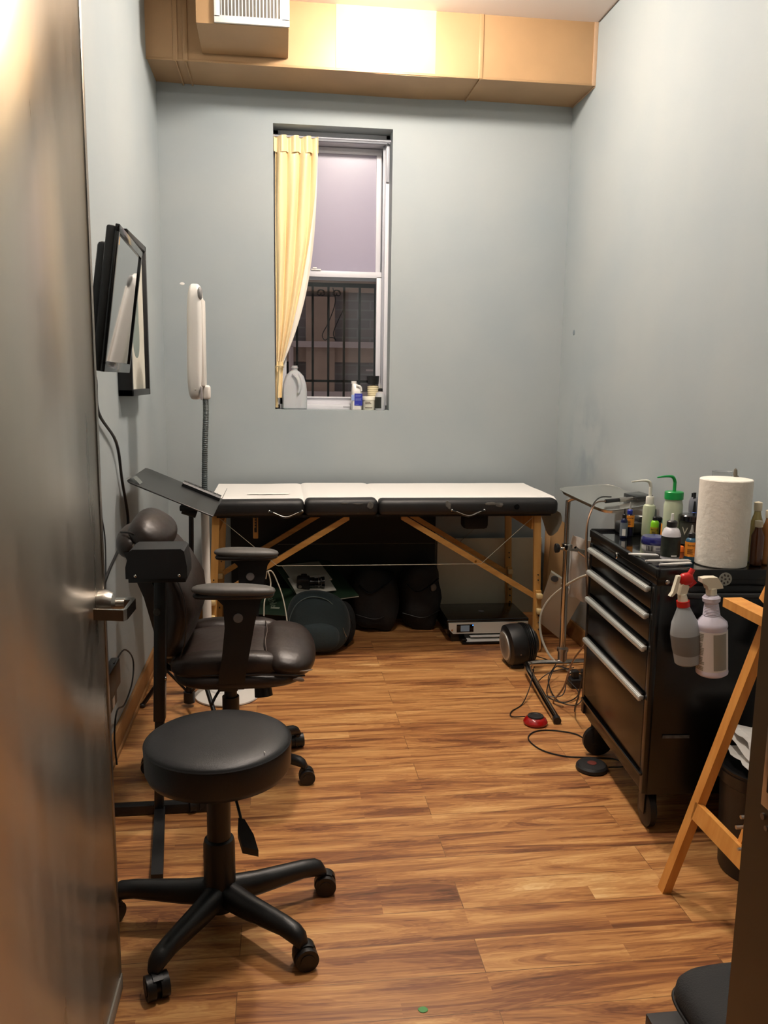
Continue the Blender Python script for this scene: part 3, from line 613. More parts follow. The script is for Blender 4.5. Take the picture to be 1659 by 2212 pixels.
text('logo_letters', 'hp', .026, Matrix.Translation((1.19, 4.66, .1366)), mat('grey_logo_letters', (.34, .34, .36), .35), lg)
obj('paper_tray', [box(1.03, 1.30, 4.44, 4.60, .006, .016, .002), box(1.03, 1.06, 4.45, 4.50, .012, .03, .003)], BLACKG, pr)
obj('paper_stack', [box(1.055, 1.32, 4.445, 4.60, .017, .020), box(1.085, 1.33, 4.475, 4.62, .034, .040)], PAPER, pr, smooth=False)
# fan heater
fh = thing('fan_heater', 'black floor fan with silver round grille beside the printer', 'fan', (1.25, 4.03, 0))
ax = E(0, 0, 28)
def FM(c, r): return Matrix.Translation(c) @ r
obj('housing', [lathe([(.001, -.085), (.088, -.085), (.110, -.075), (.113, -.04), (.108, .0), (.088, .05), (.06, .082), (.001, .092)], (1.268, 4.095, .118), rot=E(0, 0, 4) @ E(0, 84, 0), n=36)], BLACKP, fh)
Mg = Matrix.Translation((1.268, 4.095, .118)) @ E(0, 0, 4) @ E(0, 84, 0)
for k in range(6):
    r = .012+k*.0125; obj('grille_ring', [lathe([(r-.0022, -.088), (r+.0022, -.088), (r+.0022, -.093), (r-.0022, -.093)], (0, 0, 0), rot=Mg, n=32)], ALU, fh)
obj('grille_plate', [lathe([(.001, -.0865), (.084, -.0865), (.086, -.0875), (.001, -.0875)], (0, 0, 0), rot=Mg, n=32)], mat('grey_grille', (.40, .39, .38), .5, .1), fh)
obj('rear_fins', [lambda bm: [lathe([(.108-.0006*k*k, .005+k*.011), (.1115-.0009*k*k, .008+k*.011), (.108-.0006*k*k, .011+k*.011)], (0, 0, 0), rot=Mg, n=36)(bm) for k in range(5)]], BLACKM, fh)
obj('base', [box(1.20, 1.335, 4.03, 4.16, 0, .02, .008)], BLACKP, fh)
obj('knob', [sph((1.238, 3.985, .095), (.006, .004, .006))], CHROME, fh)
# teal backpack
bp_ = thing('backpack', 'dark teal backpack slumped on the floor beside the brown chair', 'backpack', (.19, 4.42, 0))
obj('body', [sph((.20, 4.43, .165), (.180, .105, .168), 2.7, wob=.16, wf=5, seed=3, n=40, m=24, rot=E(-14, 0, 4))], TEAL, bp_, angle=70)
obj('side_pocket', [sph((.345, 4.50, .13), (.07, .075, .13), 2.6, wob=.15, wf=7, seed=9)], mat('dark_strap_fabric', (.05, .07, .075), .9), bp_, angle=70)
obj('piping', [tube([(.040, 4.345, .12), (.045, 4.355, .21), (.085, 4.37, .285), (.16, 4.385, .318), (.25, 4.38, .300), (.305, 4.375, .235), (.340, 4.36, .15), (.352, 4.355, .08)], .003, 6)], mat('grey_piping', (.28, .34, .34), .6), bp_)
obj('front_fold', [sph((.19, 4.335, .105), (.125, .045, .080), 2.6, wob=.12, wf=8, seed=5, rot=E(-8, 0, 0))], TEAL, bp_, angle=70)
obj('strap', [tube([(.34, 4.42, .22), (.39, 4.44, .15), (.385, 4.45, .06), (.36, 4.47, .01)], .012, 8, squash=.3)], BAGB, bp_)
obj('zip_pull', [tube([(.335, 4.345, .15), (.345, 4.34, .12), (.355, 4.342, .10)], .002, 6)], SATIN, bp_)
# storage box, books, camera
o = obj('storage_box', [box(-.10, .30, 4.60, 4.885, 0, .27, .006)], mat('dark_box', (.10, .10, .095), .7)); tag(o, 'low dark storage box under the table behind the backpack', 'box')
def slab(c, sx, sy, sz, tx, rz=0, ry=0): return cbox(c, (sx, sy, sz), .0015, E(tx, ry, rz))
t = thing('green_folder', 'large dark green cardboard folder lying open under grey papers', 'folder', (.15, 4.68, .27))
obj('cover', [slab((.20, 4.70, .335), .36, .42, .006, 20, 24)], GREENB, t); obj('page_edge', [slab((.205, 4.698, .329), .354, .414, .004, 20, 24)], PAPER2, t)
t = thing('cutting_mat', 'dark green cutting mat with white lettering near the chair seat', 'cutting mat', (-.05, 4.53, .20))
obj('mat', [slab((-.045, 4.52, .262), .26, .24, .005, 24, -16)], GREENB, t)
text('mat_lettering', 'Dahle', .055, Matrix.Translation((-.055, 4.515, .268)) @ E(24, 0, -16) @ Matrix.Rotation(R(-62), 4, 'Z'), mat('faded_print', (.45, .50, .42), .6), t)
obj('printed_bar', [cbox((-.035, 4.455, .2405), (.05, .012, .001), 0, E(24, 0, -16))], mat('faded_print_bar', (.6, .62, .55), .6), t)
t = obj('paper_pad', [slab((.150, 4.74, .371), .24, .20, .010, 20, 22)], PAPER2); tag(t, 'grey paper pad lying on the green folder behind the camera', 'paper pad')
t = obj('paper_sheet', [slab((.175, 4.62, .330), .24, .17, .004, 20, 18)], mat('pale_sheet', (.74, .73, .69), .8)); tag(t, 'pale sheet of paper under the black camera', 'paper')
t = thing('camera_body', 'black digital camera with zoom lens lying on pale papers', 'camera', (.13, 4.60, .32))
CM = E(18, 0, -4)
obj('body', [cbox((.125, 4.58, .345), (.075, .055, .085), .010, CM), cbox((.128, 4.585, .385), (.035, .04, .02), .006, CM)], BLACKP, t)
obj('lens', [lathe([(.001, 0), (.030, 0), (.030, .03), (.026, .034), (.027, .065), (.031, .07), (.031, .088), (.001, .085)], (.158, 4.585, .348), rot=E(0, 88, 0))], BLACKG, t)
obj('lens_ring', [lathe([(.0305, .052), (.0308, .052), (.0308, .056), (.0305, .056)], (.158, 4.585, .348), rot=E(0, 88, 0))], SATIN, t)
obj('mode_dial', [cyl((.105, 4.553, .335), (.105, 4.549, .333), .010)], SATIN, t)
for nm, c, s, lab, sd in (('duffel_bag', (.555, 4.79, .185), (.145, .12, .19), 'slumped black bag against the wall, nearer the backpack', 2), ('duffel_bag', (.84, 4.80, .20), (.120, .11, .21), 'taller black bag against the wall, nearer the printer', 8)):
    t = thing(nm, lab, 'bag', (c[0], c[1], 0), group='black bags under the table')
    obj('body', [sph(c, s, 2.9, wob=.20, wf=8, seed=sd, n=40, m=24)], BAGB, t, angle=70)
    obj('strap', [tube([(c[0]-.10, c[1]-.10, .30), (c[0]-.04, c[1]-.13, .26), (c[0]+.04, c[1]-.13, .30), (c[0]+.09, c[1]-.10, .33)], .012, 8, squash=.3)], BLACKP, t)
    obj('reflective_tab', [sph((c[0]+.06, c[1]-.105, .28), (.018, .006, .025), wob=.3, wf=30)], mat('dull_grey_tab', (.35, .35, .35), .5), t)
    obj('zip', [tube([(c[0]-.12, c[1]-.09, .12), (c[0], c[1]-.125, .10), (c[0]+.11, c[1]-.08, .13)], .002, 6)], mat('dark_zip', (.2, .2, .2), .4, .7), t)
# right corner clutter
t = thing('white_scale', 'flat white plastic panel with round blue badge leaning by the chrome stand', 'scale', (1.58, 4.45, 0))
A, B_, C_, D_ = Vector((1.49, 4.30, .462)), Vector((1.690, 4.30, .333)), Vector((1.635, 4.52, .004)), Vector((1.475, 4.50, .135))
nrm = (B_-A).cross(D_-A).normalized()
obj('panel', [lambda bm: rings(bm, [[p+nrm*d for p in (A, B_, C_, D_)] for d in (-.008, .008)])], mat('scale_white', (.78, .77, .71), .5), t, smooth=False)
if nrm.y > 0: nrm = -nrm
q0 = A.lerp(B_, .14).lerp(D_.lerp(C_, .14), .07); q1 = A.lerp(B_, .35).lerp(D_.lerp(C_, .35), .07); q2 = A.lerp(B_, .95).lerp(D_.lerp(C_, .95), .07)
obj('badge', [cyl(q0+nrm*.008, q0+nrm*.012, .021)], mat('blue_grey_badge', (.22, .28, .33), .3), t)
obj('ridge', [tube([q1+nrm*.009, q2+nrm*.009], .012, 8, smooth=False, squash=.5)], WHITE, t)
o = obj('crumpled_paper', [grid(lambda u, v: (1.545+.12*u+.012*noise.noise(Vector((u*2, v*3, 1)))+.02*v, 4.14+.05*noise.noise(Vector((u*2.5, v*2.5, 3)))+.09*v, .70-.36*v-.05*u+.012*noise.noise(Vector((u*3, v*2, 7)))), 16, 20, .002)], PAPER, angle=60); tag(o, 'crumpled white paper hanging behind the chrome stand', 'paper')
o = obj('cardboard_sheet', [prism([(1.615, .72), (1.70, .66), (1.70, .01), (1.585, .01)], 'y', 4.68, 4.685)], CARD, smooth=False); tag(o, 'brown cardboard sheet leaning in the right corner', 'cardboard')
o = obj('brown_plank', [prism([(1.60, .50), (1.70, .56), (1.70, .005), (1.64, .005)], 'y', 4.06, 4.075)], mat('dark_wood_panel', (.30, .19, .12), .5, var=.15, vscale=20), smooth=False); tag(o, 'dark brown wooden board leaning beyond the black tool chest', 'wood panel')
o = obj('wood_plank', [box(1.42, 1.70, 4.60, 4.66, 0, .125, .003)], wood_mat('plank_wood', '8a5a2c', '9c6a38', 0)); tag(o, 'short wooden plank on the floor beside the table leg', 'plank')

# ------------------------------------------------------------------ mayo stand
ms = thing('instrument_stand', 'chrome tray stand on a tubular base near the right wall', 'tray stand', (1.45, 3.97, 0))
T4 = [Vector((1.365, 3.95, .971)), Vector((1.416, 3.40, .937)), Vector((1.672, 3.45, .962)), Vector((1.69, 4.02, .980))]
def trayf(u, v):
    # rounded rectangle sheet with raised rim
    a, b, c, d = T4
    e = .12
    cu_, cv_ = u, v
    if cu_ < e and cv_ < e: k = (e-cu_)+(e-cv_); cu_ += .0; 
    p = a.lerp(d, cu_).lerp(b.lerp(c, cu_), cv_)
    m = min(u, 1-u, v, 1-v); z = .012*max(0, 1-m/.045)**.8
    return p+Vector((0, 0, z-.006))
def tray_bm(bm):
    a, b, c, d = T4; N_ = 48; L = []
    def pt(x, y): return a.lerp(d, x).lerp(b.lerp(c, x), y)
    for s, dz, in ((1.0, .006), (.985, .007), (.93, -.010), (.90, -.011), (.5, -.011), (.02, -.011)):
        lp = []
        for k in range(N_):
            t_ = 2*PI*k/N_; ex = .32
            x = .5+.5*s*math.copysign(abs(math.cos(t_))**ex, math.cos(t_)); y = .5+.5*s*math.copysign(abs(math.sin(t_))**ex, math.sin(t_))
            lp.append(pt(x, y)+Vector((0, 0, dz)))
        L.append(lp)
    under = [[p-Vector((0, 0, .0025)) for p in lp] for lp in L[::-1]]
    rings(bm, L+under, cap=True)
obj('tray', [tray_bm], mat('tray_steel', (.86, .85, .82), .22, .95), ms)
obj('pole', [tube([(1.455, 3.97, .05), (1.450, 3.97, .45), (1.447, 3.97, .86), (1.452, 3.955, .915), (1.49, 3.88, .935), (1.52, 3.80, .936), (1.54, 3.65, .930)], .0125, 14)], CHROME, ms)
obj('outer_sleeve', [cyl((1.455, 3.97, .04), (1.451, 3.97, .66), .0165, n=20)], CHROME, ms)
kb = obj('clamp', [cyl((1.40, 3.955, .665), (1.56, 3.99, .64), .008), box(1.43, 1.475, 3.945, 3.995, .65, .685, .006), cyl((1.50, 3.98, .66), (1.58, 3.99, .60), .010)], CHROME, ms)
obj('clamp_knob', [lathe([(.001, 0), (.020, 0), (.024, .006), (.024, .018), (.014, .022), (.001, .022)], (1.405, 3.955, .665), rot=E(0, -90, 0))], BLACKP, kb)
obj('foot_tube', [tube([(1.66, 3.34, .022), (1.665, 3.7, .045), (1.66, 3.93, .055), (1.63, 3.955, .055), (1.46, 3.955, .055), (1.305, 3.955, .055), (1.270, 3.945, .055), (1.250, 3.905, .052), (1.228, 3.60, .032), (1.213, 3.34, .018)], .0165, 14, 8)], CHROME, ms)
obj('hub', [cyl((1.455, 3.962, .03), (1.455, 3.966, .12), .024), cyl((1.455, 3.966, .115), (1.455, 3.966, .13), .030)], SATIN, ms)
obj('rubber_tip', [cyl((1.2135, 3.345, .0185), (1.2105, 3.318, .0165), .0175)], BLACKP, ms)
cs = obj('caster_bracket', [cyl((1.285, 3.95, .030), (1.285, 3.95, .045), .012)], CHROME, ms)
obj('caster_wheel', [cyl((1.272, 3.955, .018), (1.298, 3.955, .018), .018)], BLACKP, ms)
# power supply box on the tray with cords
t = thing('power_supply_box', 'small black power supply box on the chrome tray', 'power supply', (1.60, 3.60, .955))
obj('case', [cbox((1.640, 3.58, .980), (.085, .11, .030), .004, E(2, -4, 10))], BLACKG, t)
obj('jack', [cyl((1.60, 3.555, .978), (1.545, 3.535, .976), .008), cyl((1.56, 3.54, .977), (1.525, 3.53, .975), .011)], SATIN, t)
obj('jack_sleeve', [cyl((1.527, 3.531, .975), (1.455, 3.512, .972), .0090)], BLACKP, t)
cord('clip_cord', [(1.455, 3.512, .972), (1.37, 3.40, .985), (1.31, 3.30, .972), (1.275, 3.26, .90), (1.265, 3.22, .76), (1.270, 3.17, .60), (1.285, 3.20, .44), (1.26, 3.30, .30), (1.28, 3.45, .12), (1.27, 3.55, .008), (1.30, 3.50, .006)], .004, CORDB, 'bronze coloured cord looping from the tray down beside the tool chest')
cord('clip_cord', [(1.50, 3.56, .985), (1.40, 3.44, 1.0), (1.32, 3.32, .985), (1.283, 3.27, .92), (1.272, 3.23, .78), (1.276, 3.17, .62), (1.270, 3.165, .40), (1.262, 3.20, .22), (1.30, 3.35, .05), (1.36, 3.50, .006), (1.42, 3.62, .006)], .003, CORD, 'thin black cord arching from the tray power supply to the floor')
cord('white_hose', [(1.57, 3.60, .63), (1.49, 3.82, .55), (1.43, 4.05, .40), (1.385, 4.12, .28), (1.385, 4.12, .16), (1.42, 4.08, .06), (1.47, 4.03, .012), (1.50, 3.9, .010)], .0065, CORDW, 'cream white cord curving down beside the chrome stand pole')
t = thing('power_strip', 'black power strip among tangled wires behind the tool chest', 'power strip', (1.52, 3.8, 0))
obj('strip', [box(1.42, 1.60, 3.72, 3.80, .002, .045, .005)], BLACKP, t)
for k in range(3): obj('plug', [box(1.435+k*.05, 1.465+k*.05, 3.74, 3.78, .044, .085, .004)], BLACKP, t)
wires = [[(1.44, 3.74, .08), (1.36, 3.78, .10), (1.30, 3.72, .03), (1.27, 3.62, .006), (1.33, 3.55, .006), (1.42, 3.62, .02), (1.40, 3.74, .05)],
         [(1.49, 3.74, .08), (1.38, 3.66, .10), (1.33, 3.60, .02), (1.24, 3.66, .006), (1.27, 3.80, .006), (1.36, 3.86, .04), (1.45, 3.78, .09)],
         [(1.54, 3.74, .08), (1.46, 3.62, .06), (1.38, 3.52, .006), (1.30, 3.58, .006), (1.32, 3.78, .03), (1.40, 3.90, .07)]]
labs = ['longest loop of the tangled black wires by the stand base', 'black wire looping nearest the fan beside the stand base', 'black wire looping nearest the tool chest by the stand base']
for p, l in zip(wires, labs): cord('tangled_wire', p, .0028, CORD, l)['group'] = 'tangled wires by the tray stand'
pcord('cord', [(1.34, 4.08, .05), (1.38, 4.16, .02), (1.44, 4.12, .008), (1.50, 3.98, .006), (1.52, 3.86, .02)], .003, CORD, fh)

# foot pedals
t = rp_ = thing('red_foot_pedal', 'round glossy red foot pedal on the floor by the chrome stand', 'foot pedal', (1.115, 3.335, 0))
obj('dome', [lathe([(.001, 0), (.046, 0), (.053, .006), (.054, .014), (.046, .028), (.034, .036), (.001, .037)], (1.115, 3.335, 0))], REDP, t)
obj('top_button', [lathe([(.034, .034), (.036, .036), (.034, .041), (.022, .042), (.020, .040), (.001, .040)], (1.115, 3.335, 0))], mat('dark_grey_rubber', (.14, .13, .13), .45), t)
t = thing('black_foot_pedal', 'flat round black foot pedal on the floor by the tool chest', 'foot pedal', (1.205, 2.895, 0))
obj('disc', [lathe([(.001, 0), (.058, 0), (.062, .005), (.061, .016), (.054, .024), (.001, .027)], (1.205, 2.895, 0), n=36)], mat('pedal_black', (.11, .105, .105), .5), t)
obj('red_emblem', [lathe([(.009, .0262), (.018, .0262), (.018, .0275), (.009, .0275)], (1.205, 2.895, 0), n=24)], mat('dull_red', (.38, .15, .11), .5), t)
pcord('cord', [(1.275, 3.08, .004), (1.26, 3.20, .004), (1.16, 3.255, .004), (1.08, 3.245, .004), (1.035, 3.175, .004), (1.06, 3.07, .004), (1.14, 3.005, .004), (1.24, 2.985, .004), (1.33, 2.96, .004), (1.345, 2.90, .004), (1.27, 2.885, .010)], .0028, CORD, t)
pcord('cord', [(1.09, 3.385, .015), (1.03, 3.41, .006), (1.045, 3.47, .005), (1.12, 3.55, .006), (1.19, 3.66, .05), (1.23, 3.76, .075), (1.26, 3.85, .04)], .0028, CORD, rp_)

# ------------------------------------------------------------------ black tool chest (local x = depth, y = along the drawers)
TW, TD, TH = .69, .455, .912
tb = thing('tool_chest', 'tall black rolling tool chest with silver drawer rails at the right', 'tool chest', (1.187, 2.42, 0), R(-4))
TM = WM[tb]
def tp(x, y, z): return TM @ Vector((x, y, z))
def T(name, fs, m, par=tb, **k): return obj(name, fs, m, par, local=True, **k)
T('body', [box(.012, TD, 0, TW, .145, TH-.012, .004), box(.0, TD, -.004, TW+.004, .86, TH-.003, .006)], TBLACK)
T('top_rim', [box(-.004, .012, -.006, TW+.006, TH-.025, TH+.006, .003), box(TD-.01, TD, -.006, TW+.006, TH-.02, TH+.012, .003), box(0, TD, -.006, .004, TH-.03, TH+.004, .002), box(0, TD, TW-.004, TW+.006, TH-.02, TH+.010, .003)], TBLACK)
T('top_liner', [box(.015, TD-.012, .006, TW-.006, TH-.006, TH-.001)], mat('gloss_top', (.03, .03, .032), .10, coat=.5), smooth=False)
for z0, z1, hz in ((.772, .862, .853), (.662, .768, .762), (.492, .658, .652), (.230, .488, .482)):
    d = T('drawer', [box(-.002, .02, .030, TW-.030, z0+.004, z1-.006, .003)], TBLACK)
    T('drawer_rail', [box(-.020, -.002, .030, TW-.030, hz-.016, hz-.001, .004), box(-.022, -.010, .030, TW-.030, hz-.020, hz-.004, .003)], ALU, d)
    T('rail_lip', [box(-.010, .0, .034, TW-.034, hz-.001, hz+.008, .002)], BLACKG, d)
T('lower_rail', [box(-.010, .004, .01, TW-.01, .208, .218, .003)], BLACKG); T('kick_panel', [box(.004, .02, .004, TW-.004, .15, .205, .002)], TBLACK)
T('corner_post', [box(-.002, .018, -.002, .028, .15, .865, .003)], TBLACK); T('corner_post', [box(-.002, .018, TW-.028, TW+.002, .15, .865, .003)], TBLACK)
lk = T('lock', [lathe([(.001, 0), (.011, 0), (.012, .003), (.009, .006), (.001, .006)], (-.003, .365, .882), rot=E(0, -90, 0))], CHROME)
T('key_slot', [box(-.0105, -.0088, .3635, .3665, .877, .887)], BLACKP, lk)
for (x, y) in ((.05, .07), (.048, TW-.085), (TD-.07, .07), (TD-.07, TW-.07)):
    c = T('caster', [*([box(x-.025, x+.025, y-.022, y-.018, .05, .14, .003), box(x-.025, x+.025, y+.018, y+.022, .05, .14, .003)] if y > .3 else [box(x-.022, x-.018, y-.025, y+.025, .05, .14, .003), box(x+.018, x+.022, y-.025, y+.025, .05, .14, .003)]), box(x-.035, x+.035, y-.035, y+.035, .135, .146, .002)], BLACKM)
    T('caster_wheel', [lathe([(.001, -.016), (.050, -.016), (.062, -.010), (.062, .010), (.050, .016), (.001, .016)], (x, y, .062), rot=E(90, 0, 0) if y > .3 else E(0, 90, 0), n=32)], mat('caster_rubber', (.09, .085, .085), .5), c)
T('side_bolt', [sph((.035, -.005, .875-.0), (.008, .005, .008))], SATIN)
T('side_handle', [tube([(.10, -.004, .835), (.10, -.035, .838), (.24, -.038, .838), (.36, -.035, .838), (.36, -.004, .835)], .010, 10)], mat('dull_black_handle', (.10, .10, .10), .4))
st = T('round_sticker', [lathe([(.001, 0), (.0215, 0), (.0215, .0008), (.001, .0008)], (.222, -.0064, .886), rot=E(90, 0, 0), n=32)], mat('grey_sticker', (.60, .60, .56), .5))
SP = mat('sticker_print', (.25, .22, .2), .6)
for k in range(7):
    a = k*2*PI/7; T('sticker_mark', [sph((.222+.013*math.cos(a), -.0074, .886+.013*math.sin(a)), (.003, .0005, .004), wob=.4, wf=300, seed=k, n=10, m=6)], SP, st)
T('sticker_mark', [sph((.222, -.0074, .886), (.004, .0005, .003), n=10, m=6)], SP, st)
T('worn_paint', [cbox((.10, -.0045, .352), (.09, .001, .010), 0)], mat('scuffed_grey', (.32, .32, .31), .6, var=.3, vscale=60), label='scuffed grey scrape on the chest side')

def ink(name, c, r, h, label, cap, body, lab, labcol, txt=None, nozzle=.022, tipcol=None, z=TH, group=None):
    """bottle with neck, cap, nozzle, wrapped label"""
    x, y = c; t = thing(name, label, 'ink bottle', (x, y, z), group=group)
    obj('bottle', [lathe([(.001, 0), (r*.94, 0), (r, .003), (r, h*.80), (r*.85, h*.90), (r*.45, h*.97), (r*.45, h), (.001, h)], (x, y, z), n=24)], body, t)
    obj('cap', [lathe([(r*.5, h*.965), (r*.62, h*.97), (r*.62, h*1.12), (r*.45, h*1.16), (.001, h*1.16)], (x, y, z), n=20)], cap, t)
    obj('nozzle', [cyl((x, y, z+h*1.15), (x, y, z+h*1.15+nozzle), r*.30, r*.12, n=14)], tipcol or cap, t)
    l0, l1 = lab
    obj('label', [arcband((x, y), r+.0006, z+h*l0, z+h*l1, -212, -25, n=22)], labcol, t)
    if txt:
        a = 18
        M = Matrix.Translation((x-math.sin(R(a))*0, y, 0)) @ Matrix.Translation((0, 0, z+h*(l0+(l1-l0)*.78))) @ Matrix.Rotation(R(-26), 4, 'Z') @ Matrix.Rotation(R(90), 4, 'X') @ Matrix.Translation((0, 0, r+.0012))
        text('label_text', txt, r*.44, M, INKP, t, bend=r+.0012)
        zz = z+h*(l0+(l1-l0)*.2)
        obj('small_print', [arcband((x, y), r+.0013, zz+.0035*q, zz+.0035*q+.0014, -150, -95-12*(q % 2), n=6) for q in range(5)], INKP, t)
    return t
INKP = mat('label_dark_print', (.16, .09, .04), .6); ORL = mat('orange_label', (.93, .58, .16), .5); CLT = mat('clear_tip', (.72, .72, .70), .3, trans=.4)
GREYT = mat('grey_tip', (.28, .30, .28), .35)
ink('ink_bottle', (1.345, 3.00), .017, .090, 'dark blue ink bottle with orange label and clear tip, far end of chest', mat('royal_blue_cap', (.10, .16, .55), .3), mat('deep_blue_ink', (.05, .05, .18), .25), (.42, .92), ORL, 'Eternal Ink', .030, CLT)
t = ink('ink_bottle', (1.308, 2.965), .0135, .080, 'slim navy bottle with grey and white label, nearest the lock end', BLACKP, mat('navy_bottle', (.05, .09, .24), .3), (.10, .75), mat('greyish_label', (.42, .45, .48), .5), None, .022, BLACKP)
obj('white_sticker', [arcband((1.308, 2.965), .0150, TH+.010, TH+.036, -135, -85, n=8)], PAPER, t)
ink('ink_bottle', (1.428, 2.955), .0155, .072, 'small bright green ink bottle beside the white wash bottle', BLACKP, mat('lime_ink', (.50, .78, .12), .3), (.05, .60), mat('olive_label', (.62, .55, .15), .5), 'Eternal Ink', .030, GREYT)
ink('ink_bottle', (1.450, 2.905), .0185, .090, 'teal green ink bottle with orange label, in front of the wash bottles', BLACKP, mat('teal_ink', (.03, .30, .27), .3), (.10, .72), ORL, 'Eternal Ink', .032, GREYT)
ink('ink_bottle', (1.362, 2.545), .0185, .085, 'steel blue ink bottle with orange label touching the paper towel roll', BLACKP, mat('slate_blue_ink', (.18, .35, .45), .3), (.22, .80), ORL, 'Eternal', .026, CLT)
ink('ink_bottle', (1.52, 2.73), .016, .105, 'ink bottle with pink tip just left of the paper towel roll', BLACKP, mat('pink_ink', (.55, .15, .2), .3), (.2, .8), mat('pale_red_label', (.80, .35, .35), .5), None, .030, mat('pink_tip', (.93, .35, .42), .35))
ink('ink_bottle', (1.44, 2.63), .016, .072, 'short ink bottle with red cap half hidden by the towel roll', mat('red_cap', (.85, .22, .25), .4), CLT, (.2, .8), mat('rose_label', (.75, .40, .42), .5), None, .016, mat('rose_tip', (.93, .40, .45), .35))
# aloe/cream jar
x, y = 1.300, 2.685; t = thing('blue_lid_jar', 'white cream jar with navy blue lid at the chest edge', 'jar', (x, y, TH))
obj('jar', [lathe([(.001, 0), (.030, 0), (.038, .006), (.0425, .018), (.0425, .036), (.001, .036)], (x, y, TH), n=36)], WHITE, t)
obj('lid', [lathe([(.044, .034), (.0455, .038), (.045, .053), (.040, .060), (.001, .061)], (x, y, TH), n=36)], mat('navy_lid', (.10, .11, .38), .25, coat=.3), t)
for k, wd in enumerate((2, 1, 3, 1, 2, 1, 3, 2, 1)):
    obj('barcode_bar', [arcband((x, y), .0432, TH+.013, TH+.031, -152+k*4, -152+k*4+wd, n=2)], mat('barcode_ink', (.12, .12, .14), .6) if k == 0 else bpy.data.materials['barcode_ink'], t)
obj('small_print', [arcband((x, y), .0432, TH+z_, TH+z_+.0016, -108, a_, n=8) for z_, a_ in ((.024, -70), (.020, -66), (.013, -78))], mat('grey_small_print', (.4, .4, .45), .6), t)
# green soap bottle
x, y = 1.305, 2.575; t = thing('soap_bottle', 'white squeeze bottle with big dark label beside the blue lidded jar', 'bottle', (x, y, TH))
obj('bottle', [lathe([(.001, 0), (.026, 0), (.031, .005), (.031, .088), (.024, .106), (.014, .113), (.014, .117), (.001, .117)], (x, y, TH), n=32)], mat('pearl_plastic', (.82, .81, .83), .3), t)
obj('label', [arcband((x, y), .0316, TH+.014, TH+.082, -212, -25, n=24)], mat('black_green_label', (.09, .11, .08), .5, var=.5, vscale=60), t)
obj('white_mark', [arcband((x, y), .0322, TH+.016, TH+.021, -110, -75, n=8)], PAPER, t)
obj('cap', [lathe([(.014, .113), (.017, .114), (.017, .131), (.012, .135), (.001, .135)], (x, y, TH))], BLACKP, t)
obj('nozzle', [cyl((x, y, TH+.134), (x, y, TH+.158), .006, .004)], mat('white_tip', (.85, .85, .83), .4), t)
# black jar with white ornament
x, y = 1.51, 2.83; t = thing('black_jar', 'wide black jar with ornate white lettering left of the towel roll', 'jar', (x, y, TH))
obj('jar', [lathe([(.001, 0), (.038, 0), (.042, .004), (.042, .088), (.001, .088)], (x, y, TH), n=32)], mat('jar_smoke', (.22, .22, .19), .3), t)
obj('lid', [lathe([(.043, .086), (.047, .090), (.047, .108), (.043, .112), (.001, .112)], (x, y, TH), n=32)], BLACKG, t)
text('ornate_letters', 'VAS', .040, Matrix.Translation((x, y, TH+.052)) @ Matrix.Rotation(R(-28), 4, 'Z') @ Matrix.Rotation(R(90), 4, 'X') @ Matrix.Translation((0, 0, .043)), mat('ivory_print', (.66, .64, .56), .6), t, bend=.043)
text('small_letters', 'SEC', .016, Matrix.Translation((x, y, TH+.018)) @ Matrix.Rotation(R(-28), 4, 'Z') @ Matrix.Rotation(R(90), 4, 'X') @ Matrix.Translation((0, 0, .043)), bpy.data.materials['ivory_print'], t, bend=.043)
# wash bottles
def wash(x, y, r, h, label, capm, capr, tip, top, m, name='wash_bottle'):
    t = thing(name, label, 'wash bottle', (x, y, TH))
    obj('bottle', [lathe([(.001, 0), (r*.95, 0), (r, .004), (r, h*.84), (r*.90, h*.93), (capr*.9, h*.98), (capr*.9, h), (.001, h)], (x, y, TH), n=32)], m, t)
    obj('cap', [lathe([(capr*.9, h*.975), (capr, h*.98), (capr, h*.98+.026), (capr*.9, h*.98+.029), (.001, h*.98+.029)], (x, y, TH), n=32)], capm, t)
    zt = TH+h*.98+.028
    obj('spout', [tube([(x, y, zt-.01), (x, y, zt+.03), (x, y, top-.022), (x-.010, y-.002, top-.004), (x-.035, y-.006, top), (tip[0], tip[1], top-.003)], lambda q: .0062-.0035*max(0, q-.55)/.45, 10)], capm, t)
GRN = mat('green_cap_plastic', (.05, .58, .26), .35)
wash(1.462, 2.885, .0345, .165, 'translucent wash bottle with green cap and bent green spout', GRN, .0345, (1.385, 2.87), 1.160, mat('cream_translucent', (.80, .84, .72), .4, trans=.15, sss=.1))
wash(1.425, 3.005, .0245, .128, 'slim wash bottle with bent white spout beside the green capped one', mat('spout_white', (.86, .85, .80), .4), .015, (1.34, 2.99), 1.129, mat('pale_translucent', (.80, .83, .70), .4, trans=.15))
# paper towel roll
x, y = 1.447, 2.505
TOWEL2 = TOWEL
t = thing('paper_towel_roll', 'tall white embossed paper towel roll standing on the tool chest', 'paper towel', (x, y, TH))
obj('roll', [lathe([(.020, 0), (.080, 0), (.0825, .003), (.0825, .281), (.080, .284), (.020, .284)], (x, y, TH), n=64)], TOWEL, t)
obj('inner_tube', [lathe([(.018, .002), (.021, .002), (.021, .282), (.018, .282)], (x, y, TH), n=32)], CARD, t)
x, y = 1.565, 2.74; t = thing('clear_cup', 'clear plastic cup rim showing behind the paper towel roll', 'cup', (x, y, TH))
obj('cup', [lathe([(.001, 0), (.026, 0), (.034, .28), (.036, .282), (.033, .282), (.024, .004), (.001, .004)], (x, y, TH))], CLEARP, t)
